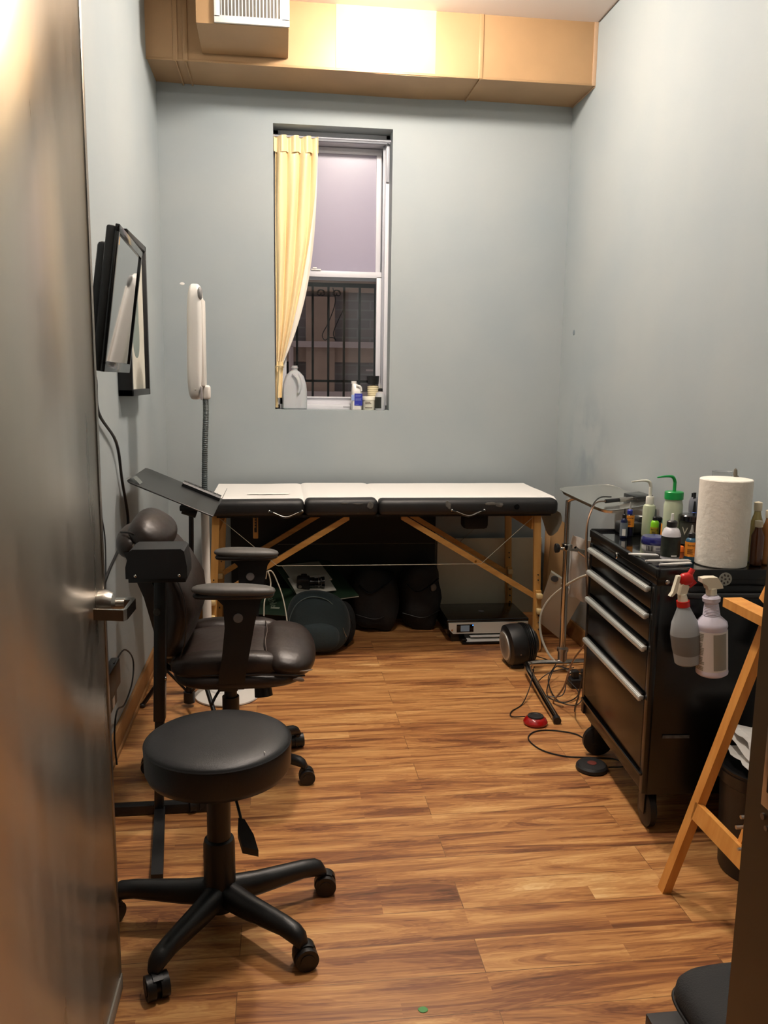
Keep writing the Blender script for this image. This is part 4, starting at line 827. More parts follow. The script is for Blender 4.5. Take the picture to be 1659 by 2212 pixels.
# controller wedge
t = thing('pedal_control_box', 'black wedge shaped control box with white sticker at far end of chest', 'control box', (1.43, 3.045, TH))
obj('case', [prism([(2.975, TH), (3.095, TH), (3.095, TH+.070), (3.06, TH+.070), (2.985, TH+.030), (2.975, TH+.018)], 'x', 1.345+.0, 1.50)], mat('charcoal_case', (.11, .11, .115), .4), t, smooth=False) if False else None
obj('case', [box(1.325, 1.50, 3.03, 3.095, TH, TH+.048, .010, 3), box(1.40, 1.50, 3.035, 3.09, TH+.04, TH+.068, .008)], mat('charcoal_case', (.11, .11, .115), .4), t)
obj('sticker', [cbox((1.425, 3.048, TH+.0685), (.035, .022, .001), 0)], PAPER, t)
# grey canisters
for k, (x, y, r, h, lab) in enumerate(((1.595, 2.955, .031, .155, 'stacked grey ink caddy with small black knobs behind the black jar'),)):
    t = thing('grey_canister', lab, 'canister', (x, y, TH))
    obj('can', [lathe([(.001, 0), (r*.92, 0), (r*.92, .095), (r*.80, .098), (r, .10), (r*1.02, .104), (r*1.02, h-.012), (r*.85, h), (.001, h+.003)], (x, y, TH), n=32)], mat('grey_canister_metal', (.48, .49, .52), .35, .3), t)
    for j in range(4):
        a = j*PI/2+.5; px, py = x+.022*math.cos(a), y+.022*math.sin(a)
        obj('knob', [cyl((px, py, TH+h-.01), (px, py, TH+h+.022-.006*(j % 2)), .0055, n=10)], BLACKP, t)
t = thing('machine_part', 'small black tattoo machine with thumb screw behind the green capped bottle', 'machine', (1.535, 3.0, TH))
obj('frame', [box(1.525, 1.548, 2.99, 3.015, TH, TH+.115, .004), cyl((1.535, 3.0, TH+.11), (1.535, 3.0, TH+.15), .006), cyl((1.52, 3.0, TH+.125), (1.553, 3.0, TH+.125), .009)], BLACKM, t)
o = obj('orange_cap', [lathe([(.001, 0), (.014, 0), (.014, .014), (.011, .020), (.001, .020)], (1.405, 2.70, TH))], ORANGE); tag(o, 'small orange cap lying behind the dark labelled squeeze bottle', 'cap')
# steel tools at near edge
for k, (a, b, lab, wd) in enumerate((((1.176, 2.612), (1.275, 2.605), 'steel tweezers poking over the chest edge beneath the cream jar', .010), ((1.186, 2.505), (1.345, 2.515), 'long steel spatula poking over the chest edge near the corner', .009), ((1.205, 2.445), (1.33, 2.478), 'short bright steel strip on the near corner of the tool chest', .008))):
    A_, B2 = Vector((a[0], a[1], TH+.0115)), Vector((b[0], b[1], TH+.008))
    o = obj('steel_tool', [lambda bm: rings(bm, [[p+Vector((0, sy*wd*s, dz)) for sy, dz in ((-1, 0), (1, 0), (1, .004), (-1, .004))] for p, s in ((A_, .35), (A_.lerp(B2, .12), .9), (A_.lerp(B2, .5), 1.3), (B2, 1.2))])], mat('bright_steel_%d' % k, (.88, .87, .85), .45, .3)); tag(o, lab, 'tool')
# brushes and bottles at the far right of the chest
t = thing('brush_pack', 'clear plastic pack of paint brushes right of the towel roll', 'brushes', (1.56, 2.50, TH))
for k, (x0, x1, h, c_) in enumerate(((1.555, 1.505, .285, (.45, .42, .36)), (1.56, 1.52, .26, (.70, .62, .45)), (1.565, 1.535, .22, (.50, .38, .28)))):
    y0 = 2.555+k*.012
    obj('brush', [cyl((x0, y0, TH+.01), (x1, y0, TH+h), .0035, .005, n=8)], mat('brush_handle_%s' % 'abc'[k], c_, .4), t)
    obj('bristles', [lathe([(.003, 0), (.007, .012), (.005, .028), (.001, .032)], (x1, y0, TH+h-.004), n=12)], mat('grey_bristle_%s' % 'abc'[k], (.40, .38, .33), .8), t)
obj('plastic_sleeve', [grid(lambda u, v: (1.538-.050*v+.055*u, 2.545-.006*math.sin(u*7+v*3), TH+.002+.245*v), 8, 12, .0005)], mat('thin_film', (.8, .8, .75), .15, trans=.9, ior=1.2), t)
for k, (x, y, lab, col, h) in enumerate(((1.555, 2.475, 'amber brown bottle right of the towel roll', (.35, .19, .10), .165), (1.60, 2.49, 'taller tan bottle at the far right of the tool chest', (.72, .50, .30), .20), (1.575, 2.52, 'pale gold bottle behind the amber one at far right', (.74, .68, .45), .225))):
    t = thing('brown_bottle', lab, 'bottle', (x, y, TH))
    obj('bottle', [lathe([(.001, 0), (.017, 0), (.020, .004), (.020, h*.6), (.012, h*.72), (.010, h*.78), (.001, h*.78)], (x, y, TH))], mat('bottle_tone_%s' % 'abc'[k], col, .15, coat=.4), t)
    obj('cap', [lathe([(.009, h*.77), (.013, h*.78), (.013, h*.90), (.001, h*.92)], (x, y, TH))], mat('pale_cap_%s' % 'abc'[k], (.82, .78, .68), .3), t)
# extra small bottles behind the washes
for k, (x, y) in enumerate(((1.555, 2.90), (1.58, 2.87))):
    t = thing('small_vial', ('small vial with black tip behind the ornate black jar', 'small vial with white tip touching the towel roll')[k], 'vial', (x, y, TH))
    obj('vial', [lathe([(.001, 0), (.014, 0), (.014, .10), (.006, .11), (.001, .11)], (x, y, TH))], mat('vial_%s' % 'ab'[k], ((.2, .35, .75), (.5, .5, .55))[k], .3), t)
    obj('tip', [cyl((x, y, TH+.108), (x, y, TH+.150), .007, .003)], (BLACKP, WHITE)[k], t)

# spray bottles hung on the chest side handle
def sprayer(cx, cy, z, tilt, t, head, trig, flip=-1):
    pass
Ms = Matrix.Translation((1.268, 2.335, .632)) @ E(0, -7, 0)
t = sp1 = thing('spray_bottle', 'translucent spray bottle with red and white trigger hung on tool chest side', 'spray bottle', (1.268, 2.335, .632), group='spray bottles on the tool chest side')
obj('bottle', [lambda bm: (lathe([(.001, 0), (.034, 0), (.040, .006), (.044, .06), (.046, .115), (.040, .150), (.024, .19), (.015, .215), (.014, .222), (.001, .222)], (0, 0, 0), n=32)(bm), bm.transform(Ms @ Matrix.Scale(.92, 4, (0, 1, 0))))], FROST, t)
obj('liquid', [lambda bm: (lathe([(.038, .003), (.0448, .06), (.0466, .108), (.0466, .109), (.001, .110)], (0, 0, 0), n=32)(bm), bm.transform(Ms @ Matrix.Scale(.925, 4, (0, 1, 0))))], LIQ, t)
obj('red_collar', [lambda bm: (lathe([(.015, .205), (.020, .206), (.020, .226), (.001, .226)], (0, 0, 0))(bm), bm.transform(Ms))], RED, t)
hd = obj('spray_head', [lambda bm: (cyl((0, 0, .224), (-.002, 0, .250), .016, .013)(bm), prism([(-.014, .25), (.010, .25), (.020, .275), (.028, .300), (.012, .306), (-.004, .282)], 'y', -.010, .010)(bm), bm.transform(Ms))], mat('cream_head', (.90, .87, .78), .4), t, angle=30)
obj('trigger', [lambda bm: (prism([(-.044, .250), (-.036, .248), (-.020, .262), (-.004, .316), (-.014, .316), (-.034, .262)], 'y', -.008, .008)(bm), bm.transform(Ms))], bpy.data.materials['cream_head'], hd)
obj('red_body', [lambda bm: (sph((.016, 0, .300), (.022, .015, .022), 2.6)(bm), cyl((.022, 0, .305), (.040, 0, .332), .010, .008)(bm), prism([(.022, .27), (.045, .285), (.032, .305), (.010, .29)], 'y', -.010, .010)(bm), bm.transform(Ms))], RED, hd)
c = (1.340, 2.315, .602)
t = sp2 = thing('spray_bottle', 'white spray bottle with grey printed label hung nearer the easel', 'spray bottle', c, group='spray bottles on the tool chest side')
pr = [(.001, 0), (.040, 0), (.0475, .006), (.0485, .012), (.0475, .018), (.046, .16), (.048, .168), (.046, .180), (.027, .200)]
for k in range(9): pr += [(.0265-.0006*k, .201+.0048*k), (.0245-.0006*k, .2034+.0048*k)]
pr += [(.021, .246), (.026, .250), (.027, .262), (.022, .268), (.014, .270), (.014, .276), (.001, .276)]
obj('bottle', [lathe(pr, c, n=40)], mat('lilac_white_plastic', (.86, .83, .88), .35), t)
obj('label', [arcband(c, .0472, c[2]+.022, c[2]+.156, -212, -30, n=26)], mat('label_white', (.88, .85, .83), .5), t)
GP = mat('label_grey_print', (.60, .58, .53), .6)
for k in range(24):
    z = c[2]+.150-k*.0053
    if k not in (5, 14, 20): obj('print_line', [arcband(c, .0476, z-.0035, z, -200, -146-(k*37 % 9), n=8)], GP, t)
obj('print_panel', [arcband(c, .0476, c[2]+.028, c[2]+.150, -112, -58, n=12)], GP, t)
hd = obj('spray_head', [cyl((c[0], c[1], c[2]+.272), (c[0], c[1], c[2]+.294), .0165), prism([(c[0]-.036, c[2]+.332), (c[0]-.016, c[2]+.333), (c[0]+.014, c[2]+.330), (c[0]+.030, c[2]+.302), (c[0]+.032, c[2]+.292), (c[0]-.016, c[2]+.292), (c[0]-.020, c[2]+.306), (c[0]-.036, c[2]+.318)], 'y', c[1]-.014, c[1]+.014)], bpy.data.materials['cream_head'], t, angle=30)
sp1.scale = (1, 1, .91); sp1.rotation_euler = (0, R(-1), 0); sp2.scale = (1, 1, .95); sp2.rotation_euler = (0, R(-5), 0)
c = (1.515, 2.325, .66)
t = thing('spray_bottle', 'translucent bottle tilted behind the wooden easel ledge', 'spray bottle', c, group='spray bottles on the tool chest side')
obj('bottle', [lathe([(.001, 0), (.028, 0), (.034, .008), (.036, .11), (.020, .16), (.012, .19), (.001, .19)], c, rot=E(0, 22, 0), n=28)], FROST, t)
obj('spray_head', [lathe([(.013, .185), (.014, .21), (.010, .23), (.001, .235)], c, rot=E(0, 22, 0), n=16)], bpy.data.materials['cream_head'], t)

# ------------------------------------------------------------------ wooden easel (leans to +x)
S = .20
def ez(y, z, off=0): return Vector((1.12+S*z+off, y, z))
ea = thing('easel', 'light wooden easel leaning beside the door frame at right', 'easel', (1.13, 1.85, 0))
def bar(a, b, wy, wx, yv=None):
    """bar from a to b lying in the easel's front plane; wy width in the plane, wx thickness"""
    a, b = Vector(a), Vector(b); d = (b-a).normalized(); n = Vector((1, 0, -S)).normalized(); s = d.cross(n).normalized()
    return lambda bm: rings(bm, [[p+s*i*wy/2+n*j*wx for i, j in ((-1, 0), (1, 0), (1, 1), (-1, 1))] for p in (a, b)])
obj('leg', [bar(ez(2.125, 0), ez(1.985, .93), .034, .026)], WOODE, ea, smooth=False)
obj('leg', [bar(ez(1.44, 0), ez(1.60, .93), .034, .026)], WOODE, ea, smooth=False)
obj('crossbar', [bar(ez(2.075, .285), ez(1.49, .285), .052, .018)], WOODE, ea, smooth=False)
ml = obj('mast', [bar(ez(1.865, .30, .012), ez(1.80, .90, .012), .016, .018), bar(ez(1.825, .30, .012), ez(1.76, .90, .012), .016, .018)], WOODE, ea, smooth=False)
obj('mast_bolt', [cyl(ez(1.85, .36, -.02), ez(1.85, .36, .03), .005), cyl(ez(1.83, .40, -.03), ez(1.83, .40, .03), .005), cyl(ez(1.80, .33, -.035), ez(1.80, .33, .02), .004)], SATIN, ml)
obj('ledge', [lambda bm: rings(bm, [[Vector((1.12+S*.885+dx_, y, .885+dz)) for dx_, dz in ((-.045, -.012), (.01, -.012), (.01, .014), (-.045, .014))] for y in (2.135, 1.60)])], WOODE, ea, smooth=False)
obj('upper_rail', [bar(ez(2.075, .90, .035), ez(2.05, .985, .035), .045, .022)], WOODE, ea, smooth=False)
obj('rear_leg', [lambda bm: rings(bm, [[Vector((x_, y_+j*.016, z_))+Vector((i*.012, 0, 0)) for i, j in ((-1, -1), (1, -1), (1, 1), (-1, 1))] for x_, y_, z_ in ((1.34, 1.80, .93), (1.62, 1.84, 0))])], WOODE, ea, smooth=False)

# ------------------------------------------------------------------ waste bin
t = thing('waste_bin', 'round black waste bin between the tool chest and the easel', 'bin', (1.475, 2.20, 0))
obj('bin', [lathe([(.001, 0), (.110, 0), (.115, .01), (.130, .32), (.135, .325), (.135, .345), (.125, .345), (.113, .02), (.001, .015)], (1.475, 2.20, 0), n=40)], BLACKP, t)
obj('liner', [lathe([(.132, .33), (.138, .335), (.137, .300), (.132, .295)], (1.475, 2.20, 0), n=40)], mat('bin_liner', (.08, .08, .085), .3), t)
o = obj('paper_scraps', [lambda bm: [grid(lambda u, v, k=k: (1.375+.18*u+.01*k+.015*noise.noise(Vector((u*3, v*3, k))), 2.11+.16*v, .355+.026*k+.035*noise.noise(Vector((u*2.3, v*2.3, k+4)))+.03*v), 8, 8, .0015)(bm) for k in range(3)]], PAPER, angle=10); tag(o, 'crumpled white papers piled on top of the black waste bin', 'papers')

# ------------------------------------------------------------------ black padded bench at bottom right
t = thing('padded_bench', 'low black padded bench at the bottom right beside the door frame', 'bench', (.92, 1.24, 0))
obj('cushion', [sph((.970, 1.215, .358), (.240, .135, .055), 6, n=48, m=16, pz=3)], mat('charcoal_fabric', (.13, .135, .14), .8, bump=.3, bscale=300), t)
obj('cushion_seam', [tube([(.735, 1.10, .348), (.730, 1.2, .348), (.735, 1.315, .349), (.80, 1.347, .350), (.95, 1.350, .350)], .003, 6)], BLACKP, t)
obj('base_board', [box(.690, 1.21, 1.075, 1.330, .275, .304, .003)], mat('black_board', (.10, .10, .11), .45), t)
for (x, y) in ((.72, 1.12), (.72, 1.30), (1.15, 1.12), (1.15, 1.30)): obj('leg', [box(x-.02, x+.02, y-.02, y+.02, 0, .275, .002)], BLACKM, t)

# ------------------------------------------------------------------ rolling base shared by stool and chair
def star(t, cx, cy, r, angs, m, hubz, hub_r, legr, tipz=.075, cr=.027, casterturn=None):
    for k, a in enumerate(angs):
        a = R(a); d = Vector((math.cos(a), math.sin(a), 0)); s = Vector((-d.y, d.x, 0)); o0 = Vector((cx, cy, 0))
        def leg(bm, d=d, s=s):
            L = []
            for q, z, w, h_ in ((.02, hubz, legr*1.15, legr*1.3), (.35, hubz-.004, legr, legr*1.1), (.8, tipz+.008, legr*.80, legr*.85), (.94, tipz+.003, legr*.78, legr*.85), (1.0, tipz-.004, legr*.70, legr*.7), (1.035, tipz-.016, legr*.5, legr*.45)):
                c_ = o0+d*r*q
                L.append([c_+s*w*math.cos(b)+Vector((0, 0, z+h_*math.sin(b))) for b in [j*PI/7 for j in range(14)]])
            rings(bm, L)
        lg = obj('base_leg', [leg], m, t, angle=50)
        tip = o0+d*r
        ca = a+R((casterturn or [40, -60, 80, 20, -30])[k]); cd_ = Vector((math.cos(ca), math.sin(ca), 0)); cs_ = Vector((-cd_.y, cd_.x, 0)); ctr = tip+cd_*.012+Vector((0, 0, cr))
        w = obj('caster', [cyl(ctr-cs_*.027, ctr-cs_*.006, cr, n=28), cyl(ctr+cs_*.006, ctr+cs_*.027, cr, n=28), cyl(ctr-cs_*.029, ctr+cs_*.029, cr*.62, n=20)], m, lg, angle=40)
        obj('caster_hood', [lambda bm, ctr=ctr, cs_=cs_, cd_=cd_: rings(bm, [[ctr+cs_*y+cd_*(-cr*1.12*math.cos(b))+Vector((0, 0, cr*1.12*math.sin(b))) for b in [-.3+j*2.5/9 for j in range(10)]]+[ctr+cs_*y+Vector((0, 0, .002))] for y in (-.012, -.0055, .0055, .012)]), cyl((tip.x, tip.y, tipz-.02), (tip.x, tip.y, cr+.018), .011, n=12)], m, w, angle=40)

# ------------------------------------------------------------------ black round stool
stl = thing('rolling_stool', 'round black vinyl rolling stool in the foreground', 'stool', (-.170, 2.12, 0))
sx_, sy_ = -.170, 2.105
obj('seat', [lathe([(.001, .455), (.170, .455), (.186, .462), (.193, .478), (.194, .538), (.191, .548), (.183, .553), (.172, .5575), (.12, .562), (.05, .5635), (.001, .564)], (sx_, sy_, 0), n=72)], VINYLB, stl, angle=50)
obj('seat_piping', [lathe([(.1925, .541), (.1950, .544), (.1925, .547), (.190, .544)], (sx_, sy_, 0), n=72)], VINYLB, stl)
obj('white_nick', [cbox((-.045, 1.985, .5605), (.002, .007, .001), 0, E(0, 0, 20))], WHITE, stl)
obj('seat_plate', [box(sx_-.08, sx_+.08, sy_-.08, sy_+.08, .43, .457, .005)], BLACKM, stl)
obj('column_sleeve', [lathe([(.001, .045), (.044, .045), (.044, .055), (.043, .235), (.040, .248), (.033, .252), (.001, .252)], (-.175, 2.125, 0), n=36)], BLACKP, stl)
obj('column', [cyl((-.175, 2.125, .25), (-.173, 2.118, .44), .032, n=36)], BLACKP, stl)
lv = obj('lever_rod', [tube([(-.15, 2.06, .435), (-.125, 2.02, .425), (-.112, 1.99, .40), (-.104, 1.97, .375)], .004, 8)], BLACKM, stl)
obj('lever_paddle', [lambda bm: rings(bm, [[Vector((x_+i*w_, y_, z_+j*.009+i*w_*-.3)) for i, j in ((-1, -1), (1, -1), (1, 1), (-1, 1))] for x_, y_, z_, w_ in ((-.105, 1.972, .380, .008), (-.094, 1.955, .350, .020), (-.082, 1.935, .318, .020))])], BLACKP, lv, smooth=False)
star(stl, -.172, 2.125, .300, (-44, -118, 19, 172, 97), BLACKP, .090, .05, .031, .082, .030, [55, 50, -20, 60, 10])

# ------------------------------------------------------------------ brown leather office chair (faces +x)
ch = thing('office_chair', 'worn dark brown leather office chair with padded arms', 'chair', (-.195, 3.05, 0))
cx_, cy_ = -.195, 3.03
star(ch, cx_, cy_, .305, (-26, 33, 105, 177, 249), BLACKP, .085, .04, .024, .080, .028, [30, 70, 10, 10, 40])
obj('gas_column', [cyl((cx_, cy_, .05), (cx_, cy_, .30), .032, n=28), cyl((cx_, cy_, .29), (cx_, cy_, .42), .024, n=28)], BLACKP, ch)
obj('mechanism', [box(cx_-.12, cx_+.10, cy_-.07, cy_+.07, .37, .425, .010)], BLACKM, ch)
obj('tension_knob', [cyl((-.075, 2.97, .395), (-.068, 2.955, .325), .029, .034, n=24)], BLACKP, ch)
obj('tilt_lever', [tube([(-.2, 2.96, .40), (-.23, 2.80, .395), (-.24, 2.73, .39)], .005, 8)], BLACKM, ch)
ob = obj('seat_base', [sph((-.150, cy_, .440), (.245, .245, .050), 3.6, n=48, m=20, pz=2.6)], LEATHER, ch, angle=60)
se = obj('seat', [sph((-.185, cy_, .492), (.205, .235, .052), 3.2, n=48, m=20, wob=.05, wf=6, pz=2.2)], LEATHER, ch, angle=60)
obj('front_roll', [sph((.020, cy_, .492), (.105, .250, .062), 2.7, n=48, m=20, wob=.05, wf=6, seed=4, pz=2.2, rot=E(0, 10, 0))], LEATHER, se, angle=60)
obj('side_bolster', [sph((-.19, cy_-.185, .492), (.20, .055, .050), 2.6, n=40, m=16, wob=.04, wf=8, seed=2)], LEATHER, se, angle=60)
obj('side_bolster', [sph((-.19, cy_+.185, .498), (.20, .055, .058), 2.6, n=40, m=16, wob=.04, wf=8, seed=6)], LEATHER, se, angle=60)
def seamtube(pts, r, m, par, nm='seam'): return obj(nm, [tube(pts, r, 6)], m, par)
seamtube([(-.37, 2.815, .473), (-.25, 2.796, .470), (-.10, 2.790, .470), (.02, 2.788, .466), (.055, 2.795, .460), (.080, 2.815, .452)], .0035, mat('leather_piping', (.12, .09, .08), .3), ch)
seamtube([(-.30, 2.80, .486), (-.20, 2.795, .484), (-.16, 2.795, .483)], .0022, SEAM, ch, 'worn_piping')
seamtube([(.035, 2.789, .480), (.08, 2.800, .475), (.108, 2.83, .468)], .0022, SEAM, ch, 'worn_piping')
seamtube([(-.055, 2.85, .535), (-.06, 2.95, .545), (-.055, 3.05, .548), (-.06, 3.15, .548), (-.065, 3.22, .544)], .0018, mat('dull_seam', (.36, .31, .28), .5), ch, 'worn_piping')
obj('leather_tear', [sph((.06, 2.792, .447), (.020, .003, .008), wob=.5, wf=60)], SEAM, ch, label='torn patch on the front edge of the seat')
# back
def backf(bm):
    L = []
    prof = [(.50, -.405, .030, .13), (.53, -.395, .048, .19), (.60, -.372, .062, .225), (.68, -.352, .068, .235), (.76, -.358, .066, .235), (.84, -.392, .056, .225), (.90, -.425, .045, .19), (.925, -.44, .025, .12)]
    for z, x, hx, hy in prof:
        L.append([Vector((x+hx*math.copysign(abs(math.cos(a))**.8, math.cos(a)), cy_+hy*math.copysign(abs(math.sin(a))**.7, math.sin(a)), z+.10*hx*0)) for a in [j*PI/16 for j in range(32)]])
    rings(bm, L)
bk = obj('backrest', [backf], LEATHER, ch, angle=60)
seamtube([(-.352, cy_-.215, .53), (-.33, cy_-.236, .62), (-.33, cy_-.240, .74), (-.365, cy_-.232, .84), (-.41, cy_-.20, .90)], .003, bpy.data.materials['leather_piping'], bk)
hr = obj('headrest', [sph((-.465, cy_, .945), (.082, .175, .066), 2.5, n=44, m=20, wob=.06, wf=7, rot=E(0, 34, 0))], LEATHER, ch, angle=60)
obj('headrest_roll', [sph((-.530, cy_-.01, .915), (.052, .165, .055), 2.4, n=36, m=18, wob=.08, wf=8, seed=3)], LEATHER, hr, angle=60)
seamtube([(-.555, cy_-.12, .962), (-.515, cy_-.155, .965), (-.475, cy_-.165, .945), (-.45, cy_-.165, .905)], .004, bpy.data.materials['leather_piping'], hr)
obj('leather_tear', [sph((-.505, cy_-.158, .918), (.022, .006, .010), wob=.6, wf=60)], SEAM, hr, label='torn patch on the headrest roll')
obj('back_shell', [lambda bm: rings(bm, [[Vector((x+dx_, cy_+dy_, z)) for dx_, dy_ in ((-.02, -hy), (.03, -hy), (.03, hy), (-.02, hy))] for z, x, hy in ((.46, -.435, .06), (.60, -.435, .12), (.74, -.455, .18), (.90, -.52, .17))])], BLACKP, ch, angle=50)
obj('back_bracket', [tube([(-.30, cy_, .41), (-.42, cy_, .42), (-.455, cy_, .50), (-.455, cy_, .64)], .02, 10, squash=.5), sph((-.46, cy_-.125, .70), (.012, .006, .012))], BLACKM, ch)
# arms
def arm(y, ztop, xa, xb, lab):
    a = obj('armrest', [lambda bm: (sph(((xa+xb)/2, y, ztop-.018), ((xb-xa)/2, .045, .020), 3.0, n=44, m=14, pz=2.4, rot=E(0, 2, 0))(bm))], mat('arm_pad', (.31, .295, .28), .5, bump=.2, bscale=60, var=.08), ch, angle=60)
    obj('pad_base', [sph(((xa+xb)/2, y, ztop-.034), ((xb-xa)/2*.97, .042, .012), 3.4, n=44, m=10)], mat('arm_pad_side', (.12, .095, .085), .4), a, angle=60)
    xm = (xa+xb)/2+.02
    s = -1 if y < cy_ else 1
    up_ = obj('arm_support', [lambda bm: rings(bm, [[Vector((x-w_, y+s*dy_*1.0-.009, z)), Vector((x+w_, y+s*dy_-.009, z)), Vector((x+w_, y+s*dy_+.009, z)), Vector((x-w_, y+s*dy_+.009, z))] for x, z, w_, dy_ in ((xm+.0, ztop-.045, .080, 0), (xm+.004, ztop-.070, .060, 0), (xm-.002, ztop-.15, .050, .0), (xm-.018, ztop-.26, .046, -.003), (xm-.030, .470, .046, -.008), (xm-.034, .415, .044, -.03))])], BLACKP, ch, angle=50)
    obj('adjust_button', [lathe([(.001, 0), (.016, 0), (.017, .002), (.015, .005), (.001, .005)], (xm-.006, y-.0095, ztop-.115), rot=E(90, 0, 0), n=24)], mat('button_grey', (.45, .43, .42), .45), up_)
    obj('arm_bracket', [box(cx_-.03, cx_+.04, min(y-s*.03, cy_+s*.05), max(y-s*.03, cy_+s*.05), .405, .420, .003)], BLACKM, up_)
    return up_
a1 = arm(2.775, .800, -.305, -.020, '')
a2 = arm(3.285, .822, -.268, -.010, '')

# ------------------------------------------------------------------ padded arm stand with black pad (behind the stool)
t = thing('arm_rest_stand', 'black steel arm rest stand with padded block left of the brown chair', 'arm rest stand', (-.43, 2.71, 0))
obj('pad', [prism([(-.492, .862), (-.492, .90), (-.478, .952), (-.468, .958), (-.318, .958), (-.308, .950), (-.300, .90), (-.300, .862)], 'y', 2.625, 2.755)], VINYLB, t, angle=20)
obj('pad_board', [box(-.485, -.305, 2.63, 2.75, .848, .864, .002)], BLACKM, t)
for x in (-.462, -.325): obj('stud', [sph((x, 2.624, .872), (.005, .003, .005))], CHROME, t)
obj('pole', [box(-.015, .015, -.015, .015, 0, .85, .003, M=Matrix.Translation((-.425, 2.71, 0)) @ E(0, 2.0, 0))], BLACKP, t)
obj('sleeve', [box(-.019, .019, -.019, .019, .35, .85, .003, M=Matrix.Translation((-.425, 2.71, 0)) @ E(0, 2.0, 0))], BLACKM, t)
obj('clamp_screw', [cyl((-.405, 2.68, .74), (-.405, 2.665, .74), .012), cyl((-.405, 2.70, .50), (-.385, 2.70, .50), .007)], CHROME, t)
obj('cross_foot', [box(-.64, -.215, 2.715, 2.75, .003, .036, .003)], BLACKP, t)
obj('front_foot', [prism([(-.440, 2.715), (-.405, 2.715), (-.357, 2.31), (-.392, 2.31)], 'z', .003, .033)], BLACKP, t, smooth=False)

# ------------------------------------------------------------------ music stand with black tray desk
t = thing('music_stand', 'black music stand with tilted metal desk left of the massage table', 'music stand', (-.405, 3.68, 0))
dv = Vector((.346, 0, -.148)); dn = Vector((.394, 0, .919))
def dk(u, y, h=0): return Vector((-.626, 3.42+.52*y, 1.078))+dv*u+dn*h
def desk(bm):
    r = .06
    out = [(0, r), (.015, .02), (.05, 0), (1, 0), (1, 1), (.05, 1), (.015, .98), (0, 1-r)]
    rings(bm, [[dk(u, y, h) for u, y in out] for h in (-.0012, .0012)])
obj('desk', [desk], mat('stand_black', (.16, .165, .165), .38), t, smooth=False)
obj('desk_lip', [lambda bm: rings(bm, [[dk(1, 0, h)+o_ for h, o_ in ((0, Vector()), (.055, Vector((.004, 0, .0))), (.055, Vector((.006, 0, 0))), (0, Vector((.003, 0, 0))))], [dk(1, 1, h)+o_ for h, o_ in ((0, Vector()), (.055, Vector((.004, 0, 0))), (.055, Vector((.006, 0, 0))), (0, Vector((.003, 0, 0))))]])], bpy.data.materials['stand_black'], t, smooth=False)
obj('desk_edge', [tube([dk(.02, .03), dk(.05, 0), dk(1, 0)], .003, 6, smooth=False)], BLACKM, t)
obj('support_rail', [tube([dk(.3, .4, -.012), dk(.75, .6, -.012)], .012, 8, smooth=False)], BLACKM, t)
obj('pole', [cyl((-.425, 3.68, .03), (-.402, 3.68, .62), .016, n=20), cyl((-.402, 3.68, .60), (-.395, 3.68, .965), .011, n=16)], BLACKM, t)
obj('tilt_knob', [cyl((-.43, 3.66, .925), (-.37, 3.66, .905), .022, n=20), box(-.44, -.33, 3.62, 3.74, .92, .945, .006)], BLACKP, t)
obj('collar', [cyl((-.414, 3.68, .33), (-.412, 3.68, .37), .026, n=20)], BLACKP, t)
obj('collar', [cyl((-.425, 3.68, .02), (-.424, 3.68, .07), .026, n=20)], BLACKP, t)
for k, a in enumerate((-60, 60, 180)):
    a = R(a); e = Vector((-.425+.30*math.cos(a), 3.68+.30*math.sin(a), .012)) if k < 2 else Vector((-.425-.21, 3.68, .012))
    lg = obj('leg', [cyl((-.413, 3.68, .34), e, .010, n=12)], BLACKM, t)
    obj('leg_brace', [cyl((-.424, 3.68, .06), Vector((-.413, 3.68, .34)).lerp(e, .5), .006, n=10)], BLACKM, lg)
    obj('rubber_tip', [sph(e, (.014, .014, .012))], BLACKP, lg)
o = thing('silver_clip', 'shiny silver clip at the upper left corner of the music stand desk', 'clip', tuple(dk(.10, .08)))
obj('clip', [grid(lambda u, v: dk(-.02+.16*u, .05+.14*v, .004+.016*math.sin(u*PI)*(1 if u < .6 else .8)), 10, 3, .001)], CHROME, o)
rm = thing('remote_control', 'long black remote control resting on the music stand desk', 'remote', tuple(dk(.75, .83)))
def rmat(u, y, h): return dk(u, y, h)
A_, B2 = dk(.50, .84, .010), dk(.985, .84, .010)
obj('case', [lambda bm: rings(bm, [[p+Vector((0, sy, 0))+dn*hh for sy, hh in ((-.028, -.008), (.028, -.008), (.030, .006), (.022, .014), (-.022, .014), (-.030, .006))] for p in (A_, B2)])], BLACKP, rm, angle=30)
for i in range(9):
    for j in range(3):
        p = A_.lerp(B2, .08+.10*i)+Vector((0, -.015+.015*j, 0))+dn*.0145
        obj('button', [sph(p, (.0042, .0036, .0018), n=8, m=5)], mat('button_pale', (.42, .43, .42), .5) if (i, j) == (0, 0) else bpy.data.materials['button_pale'], rm)

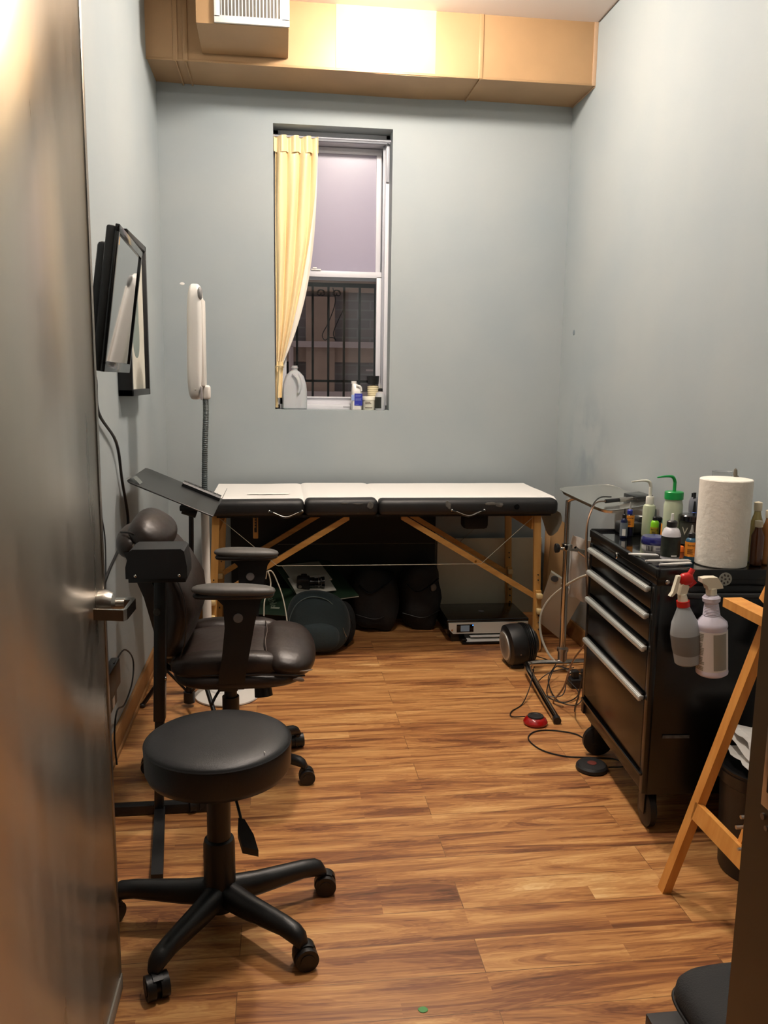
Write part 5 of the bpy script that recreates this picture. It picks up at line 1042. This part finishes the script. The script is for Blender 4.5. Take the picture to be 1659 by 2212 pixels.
# ------------------------------------------------------------------ white floor lamp
t = thing('magnifier_floor_lamp', 'white floor lamp with long flat head on a grey gooseneck', 'floor lamp', (-.26, 3.79, 0))
obj('base', [lathe([(.001, 0), (.150, 0), (.156, .004), (.155, .010), (.130, .020), (.09, .030), (.001, .034)], (-.258, 3.80, 0), n=56)], WHITEM, t)
obj('base_disc', [lathe([(.001, .033), (.088, .029), (.080, .036), (.001, .040)], (-.262, 3.815, 0), n=44)], WHITE, t)
obj('pole', [lathe([(.001, .03), (.036, .03), (.030, .06), (.0215, .10), (.0205, .14), (.0205, .55), (.019, .56), (.019, .90), (.016, .91), (.001, .91)], (-.352, 3.855, 0), n=28)], WHITEM, t)
gn = bmesh.new()
def gooser(q): return .0135+.0010*math.sin(q*2*PI*62)
tube([(-.352, 3.855, .90), (-.350, 3.855, 1.05), (-.345, 3.855, 1.20), (-.338, 3.855, 1.33), (-.338, 3.855, 1.41)], gooser, 14, 70)(gn)
obj('gooseneck', gn, RIM, t, angle=80)
hd = obj('lamp_head', [lambda bm: rings(bm, [[Vector((x_, 3.855+hw*cy, zz)) for cy, zz in [(-1, z0), (1, z0), (1, z1), (-1, z1)]] for x_, hw, z0, z1 in ()]) if False else None or
    lathe([(.001, 0), (.001, 0)], (0, 0, -5), n=3)(bm)] if False else [sph((-.377, 3.855, 1.655), (.034, .085, .255), 4.2, n=44, m=30, pz=4.2, rot=E(0, 1, 0))], WHITE, t, angle=60)
obj('front_ridge', [box(-.352, -.335, 3.80, 3.91, 1.46, 1.845, .006, 3)], WHITEM, hd)
obj('top_slot', [sph((-.348, 3.80, 1.865), (.010, .03, .028), 2.4)], mat('slot_grey', (.50, .50, .50), .5), hd)
obj('grey_edge', [box(-.352, -.346, 3.768, 3.80, 1.40, 1.46, .002)], mat('edge_grey', (.62, .60, .60), .5), hd)
obj('pivot', [box(-.352, -.315, 3.835, 3.875, 1.40, 1.465, .012, 3)], WHITEM, hd)
obj('screw', [sph((-.375, 3.770, 1.445), (.004, .002, .004))], SATIN, hd)
pcord('cord', [(-.32, 3.90, .03), (-.22, 3.98, .008), (-.12, 4.08, .006), (-.2, 4.25, .006), (-.4, 4.30, .006)], .003, CORD, t)
cord('white_cable', [(-.08, 4.20, .47), (-.07, 4.18, .515), (-.055, 4.18, .44), (-.085, 4.12, .38), (-.09, 4.1, .30)], .0035, CORDW, 'white cord hanging in front of the table brace, shorter strand')
cord('white_cable', [(-.08, 4.20, .505), (-.05, 4.20, .510), (-.02, 4.20, .45), (.01, 4.18, .36), (.03, 4.14, .24), (.03, 4.10, .15)], .0035, CORDW, 'white cord curving down from the table brace toward the backpack')
o = obj('wall_shade_sheet', [box(-.30, .95, 4.925, 4.935, .02, .785)], mat('wall_shade_grey', (.13, .13, .125), .85), smooth=False); tag(o, 'dark grey sheet added as shade on the wall behind the bags', 'board')  # added dark sheet, deepens the shade on the wall under the table
o = obj('green_speck', [sph((.33, 1.735, .001), (.012, .010, .0012), wob=.4, wf=50)], mat('green_fleck', (.35, .62, .35), .6)); tag(o, 'small green fleck on the floor at the bottom centre', 'speck')
